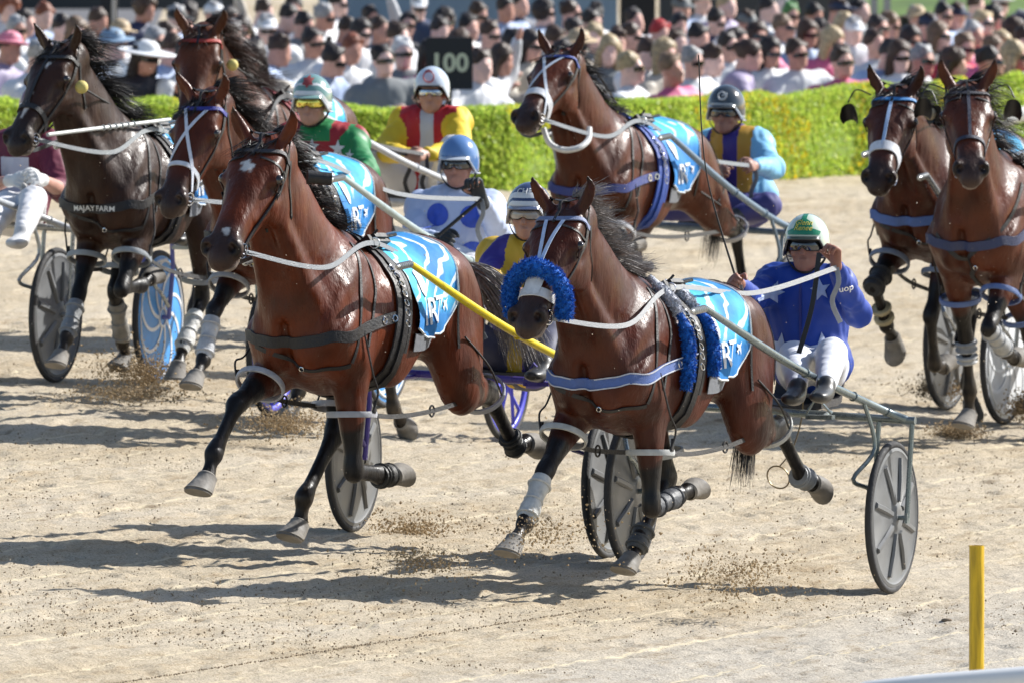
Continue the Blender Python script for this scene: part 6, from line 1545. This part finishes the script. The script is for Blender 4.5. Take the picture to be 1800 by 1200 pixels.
for i in range(13):
    pass
V = []; F = []
for i in range(15):
    az = -1.1+2.2*i/14
    for dz in (.02,-.018): V.append((math.sin(az)*.088, -math.cos(az)*.110, .004+dz))
for i in range(14): F.append((2*i, 2*i+1, 2*i+3, 2*i+2))
o = mk('sunglasses', V, F, mat('lens dark', (.01,.01,.012), .15, coat=.5)); GL = o.data; bpy.data.objects.remove(o)
HC = dict(d=(.020,.013,.013), b=(.050,.026,.016), l=(.16,.10,.06), y=(.46,.35,.20), g=(.32,.32,.33), w=(.68,.68,.68), r=(.16,.045,.02), n=(.02,.03,.07), k=(.012,.012,.014), W=(.74,.75,.77), B=(.22,.33,.46), T=(.50,.38,.24), P=(.72,.25,.34), G=(.05,.16,.04), R=(.5,.03,.03), E=(.16,.17,.17))
HN = dict(d='dark', b='brown', l='light brown', y='blond', g='grey', w='white', r='auburn', n='navy', k='black', W='white', B='pale blue', T='tan', P='pink', G='green', R='red', E='grey')
TC = dict(w=((.72,.73,.76),'white'), b=((.36,.46,.66),'light blue'), n=((.03,.045,.10),'navy'), k=((.015,.016,.020),'black'), d=((.06,.10,.17),'denim'), c=((.55,.50,.42),'cream'), p=((.70,.14,.28),'pink'), r=((.50,.03,.05),'red'), g=((.22,.24,.25),'grey'), v=((.35,.30,.45),'lilac'), t=((.08,.34,.26),'teal'), o=((.12,.09,.06),'brown'))
# px, py of the head, hair style+colour, top colour, yaw (0 faces the camera, + turns to picture right), pose, sunglasses
CR = '''8 28 c r w 60 l 0;33 38 s d b 70 l 0;22 66 s g w 70 l 1;4 84 h P v 60 l 0;72 24 s r b 60 d 0;102 50 s d g 70 d 0;143 84 s b b 78 l 1;192 84 h B d 80 l 1;212 62 h T k 70 d 0;243 30 c b n 40 d 0;262 76 s g c 78 l 1;250 110 u W k 20 p 1;302 26 p k b 60 d 0;333 34 c d w 20 d 1;370 36 p W c 50 d 0;398 32 s d k 60 d 0;405 72 s g g 30 l 1;425 54 l d w 40 l 0;444 100 l d k 10 d 0;480 82 s b b 100 o 0;503 34 s d n 60 d 0;540 84 s d w 85 l 1;525 50 s d g 40 d 1;470 50 p W w 30 d 0;562 30 s g w 60 d 0;586 18 s d w 70 d 0;
612 90 s r w 85 l 0;604 48 s b v 70 l 0;642 34 s d w 80 r 1;705 103 s w g 35 l 1;718 50 s d k 50 d 0;738 18 p W n 10 d 0;778 38 c d k 50 d 0;765 62 s d k 60 d 0;818 62 s d w 40 d 0;832 28 s b n 80 d 1;856 70 s b w 88 l 1;871 118 l b w 100 d 0;893 72 l d k 60 l 0;925 92 l d c 80 l 1;947 38 c d b 80 d 0;905 20 s d n 60 d 0;992 28 s b b 80 d 1;1030 38 s d v 60 d 0;1018 88 h T c 10 l 1;1052 76 s y g 20 l 0;1042 30 p k w 50 d 0;1132 98 s b w 95 l 0;1152 62 s R r 60 d 0;1160 92 l y c 60 l 1;1188 44 s d n 70 d 0;1194 26 p E b 60 d 0;1186 82 s b w 60 p 0;1070 100 l y g 40 l 0;
1222 70 s d b 88 p 0;1250 38 s d n 85 d 1;1300 48 p E k 88 l 0;1276 20 s y v 40 d 0;1310 98 b b k 90 l 0;1338 28 s d w 88 d 0;1371 64 s l w 80 l 1;1385 30 s G k 60 d 0;1410 74 l b d 20 l 1;1452 84 l y p 100 l 0;1418 34 s d w 60 d 0;1462 26 p n b 85 d 1;1500 66 p W w 80 l 0;1528 84 s b w 86 d 0;1505 30 s d g 60 d 0;1556 50 s l b 86 d 1;1590 70 l d k 60 p 1;1626 48 p n n 88 l 0;1642 78 l l k 60 l 0;1672 26 p n n 88 l 0;1700 64 s g p 80 l 0;1722 52 s y r 90 l 0;1690 98 s l r 80 l 0;1744 34 l d r 80 l 1;1756 80 l y w 70 l 0;1788 38 p n n 86 l 0;1796 76 s b p 60 l 0;1208 110 s g w 80 l 0;1270 80 s d k 86 l 0;
-20 60 s d w 60 l 0;60 96 s g w 70 l 0;165 40 s b n 60 d 0;290 92 s b b 50 l 0;320 112 s d w 60 l 1;370 96 s g c 50 l 1;575 100 s d b 80 l 1;660 70 s b n 50 d 0;675 112 s d g 60 l 0;750 92 l d k 30 l 1;835 118 s b w 70 l 0;985 100 s d w 60 l 0;1100 60 s b k 60 d 0;1095 116 s y w 60 l 0;1240 108 s b w 80 l 0;1350 102 l d w 70 l 1;1480 106 s b p 80 l 0;1560 100 s d b 70 l 0;1610 112 s g w 70 l 1;1660 112 l b p 70 l 0;1725 110 s d w 80 l 0;1775 112 l y r 80 l 0;1820 70 s d w 60 l 0;80 112 s b w 70 l 0;130 56 l l w 60 l 0;285 60 s b w 60 d 0;350 80 l b c 60 l 0;455 30 s b w 70 d 0;515 18 s d w 40 d 0;625 62 l d w 60 l 0;690 70 s b w 60 l 0;800 86 l b w 70 l 0;880 30 s d b 70 d 0;965 66 s b w 80 l 0;1008 60 s d c 60 l 0;1085 70 s b w 70 l 0;1110 40 s d w 70 d 0;1170 120 s l p 70 l 0;1230 18 h W w 60 d 0;1290 70 s d w 80 l 0;1325 60 l b p 60 l 0;1395 100 s b w 80 l 0;1435 60 s d w 80 l 0;1475 46 l y w 60 d 0;1535 62 s d p 70 l 0;1575 110 l b w 70 l 0;1605 30 h T w 70 d 0;1655 30 s d b 80 d 0;1710 22 s b w 80 d 0;1735 88 s l p 80 l 0;1770 50 l b w 80 l 0;1755 16 p W p 80 d 0'''
CR = [x.split() for x in CR.replace('\n', '').split(';')]
POSE = dict(l='lean', d='down', p='phone', o='point', r='raise_'); STY = dict(s='short', c='curly', l='long', b='bun', h='hat', u='sunhat', p='cap')
PN = dict(l='leaning at the hedge', d='standing', p='holding both hands up' , o='pointing with a bare arm', r='with an arm raised')
RC = random.Random(2); labels = {}
skins = [skin_m((.74,.43,.35)), skin_m((.56,.29,.22)), skin_m((.82,.54,.47))]
prev = None; placed = []; phones = []
for (px, py, st, hcol, top, yaw, pose, sg_) in CR:
    px, py, yaw = float(px), float(py), float(yaw)
    if RC.random() < .35 and st != 'b': sg_ = '1'
    if pose == 'd' and RC.random() < .22: pose = RC.choice('ppr')
    if top in 'gdok' and RC.random() < .4: top = RC.choice('wwbcvp')
    px += RC.uniform(-5,5); py += RC.uniform(-14,8)
    s = 253-(115-py)*.30-(px-900)*.006+(3 if px < 500 else 0); hd = at(px, py, s); Y0 = float(hedge_y(hd.x))
    if hd.y < Y0+.60: hd = at(px, py, FPX/(depth_of(hd)+Y0+.60-hd.y))
    gz = -CROWD_DROP-BANK*hd.x*.5; zz = (hd.z-gz)/1.66; zz = min(max(zz, .9), 1.12)
    ms, _ = get_proto(POSE[pose]); ya = R_(yaw*.72+RC.uniform(-34,26)); by = ya
    pn = {'l':'','d':'','p':', hand up','o':', arm pointing','r':', arm raised'}[pose]
    hatted = st in 'hup'
    kindw = {'h':'hat','u':'sun hat','p':'cap','s':'short hair','c':'curly hair','l':'long hair','b':'tied-up hair'}[st]
    lb = '%s top, %s %s%s%s' % (TC[top][1], HN[hcol], kindw, ', sunglasses' if sg_ == '1' else '', pn)
    where = None
    placed.append([px, py, lb, None])
    M = Matrix.Translation((hd.x, hd.y, hd.z-1.62*zz)) @ Matrix.Translation((0,0,1.62*zz)) @ Matrix.Rotation(by, 4, 'Z') @ Matrix.Rotation(R_(RC.uniform(-5,14)), 4, 'X') @ Matrix.Rotation(R_(RC.uniform(-9,9)), 4, 'Y') @ Matrix.Translation((0,0,-1.62*zz)) @ Matrix.Diagonal((zz*RC.uniform(.92,1.12), zz*RC.uniform(.92,1.1), zz, 1))
    root = empty('person', M, lb, 'person', 'spectators watching behind the hedge'); placed[-1][3] = root
    sk = RC.choice(skins); legc = RC.choice([(.03,.035,.06),(.3,.27,.2),(.02,.02,.02),(.10,.14,.24)])
    kf = RC.uniform(.85,1.12); tcol = tuple(min(.82, c*kf) for c in TC[top][0])
    for nm, me in ms.items():
        o = bpy.data.objects.new(nm, me); COL.objects.link(o); o.parent = root
        for i in range(len(o.material_slots)):
            o.material_slots[i].link = 'OBJECT'; o.material_slots[i].material = {'body': sk, 'jacket': cloth_m(tuple(round(c, 2) for c in tcol)), 'trousers': cloth_m(legc), 'boot': leather()}.get(nm, sk)
        if nm == 'jacket': o.name = 'shirt'
    def addhead(me, nm, mt):
        o = bpy.data.objects.new(nm, me); COL.objects.link(o); o.parent = root; o.matrix_local = Matrix.Translation((0,-.05,1.62)) @ Matrix.Scale(.85, 4); 
        for i in range(len(o.material_slots)): o.material_slots[i].link = 'OBJECT'; o.material_slots[i].material = mt
    if hatted:
        me, nm = hair_mesh(STY[st]); addhead(me, nm, cloth_m(HC[hcol])); me, nm = hair_mesh('long' if st == 'u' else 'short'); addhead(me, nm, cloth_m(HC[RC.choice('dbg')]))
    else:
        me, nm = hair_mesh(STY[st], RC.randrange(4)); kf = RC.uniform(.75,1.3); c = tuple(min(.9, x*kf) for x in HC[hcol]); addhead(me, nm, mat('hair %.3f %.3f' % (c[0], c[1]), c, .5, var=.4, vscale=40, bump=.6, bscale=60))
    if pose in 'p':
        q = MB(); q.box((.08,-.40,1.50), (.07,.012,.14)); ph = q.build('phone', mat('phone', (.02,.02,.025), .2), None); ph.matrix_world = M; tag(ph, 'dark phone held up by the '+lb.replace('spectator, ',''), 'phone', 'phones held up in the crowd'); phones.append((ph, root))
    if sg_ == '1': addhead(GL, 'sunglasses', mat('lens dark', (.01,.01,.012), .15, coat=.5))
# every label singles one spectator out: say what stands beside those who would otherwise read alike
from collections import Counter
cnt = Counter(p[2] for p in placed)
MARK = [(100,'behind the almost black horse'),(250,'left of the red browband'),(350,'by the red browband'),(520,'left of the yellow goggles'),(680,'above the yellow goggles'),(748,'left of the 100 board'),(835,'above the 100 board'),(940,'right of the 100 board'),(1035,'above the blue hood'),(1160,'by the black pillar'),(1260,'near the whip tip'),(1400,'above the graphite helmet'),(1530,'left of the grey posts'),(1660,'by the lawn posts'),(1760,'above the right pair'),(9999,'at right edge')]
for p in placed:
    if cnt[p[2]] > 1: p[2] = p[2]+', '+next(t for x, t in MARK if p[0] < x)
    p[2] = 'spectator, '+p[2] if p[2][0] != 's' else 'spectator, '+p[2]
cnt = Counter(p[2] for p in placed)
for p in placed:
    if cnt[p[2]] > 1:
        q = sorted([a for a in placed if a[2] == p[2]], key=lambda a: a[1]); p.append('higher' if q[0] is p else 'lower' if q[-1] is p else 'middle')
    else: p.append(None)
for p in placed: p[3]['label'] = p[2]+(', '+p[4] if p[4] else '')
for ph, rt_ in phones: ph['label'] = 'dark phone held up by '+' '.join(rt_['label'].replace('spectator, ','').split()[:11])
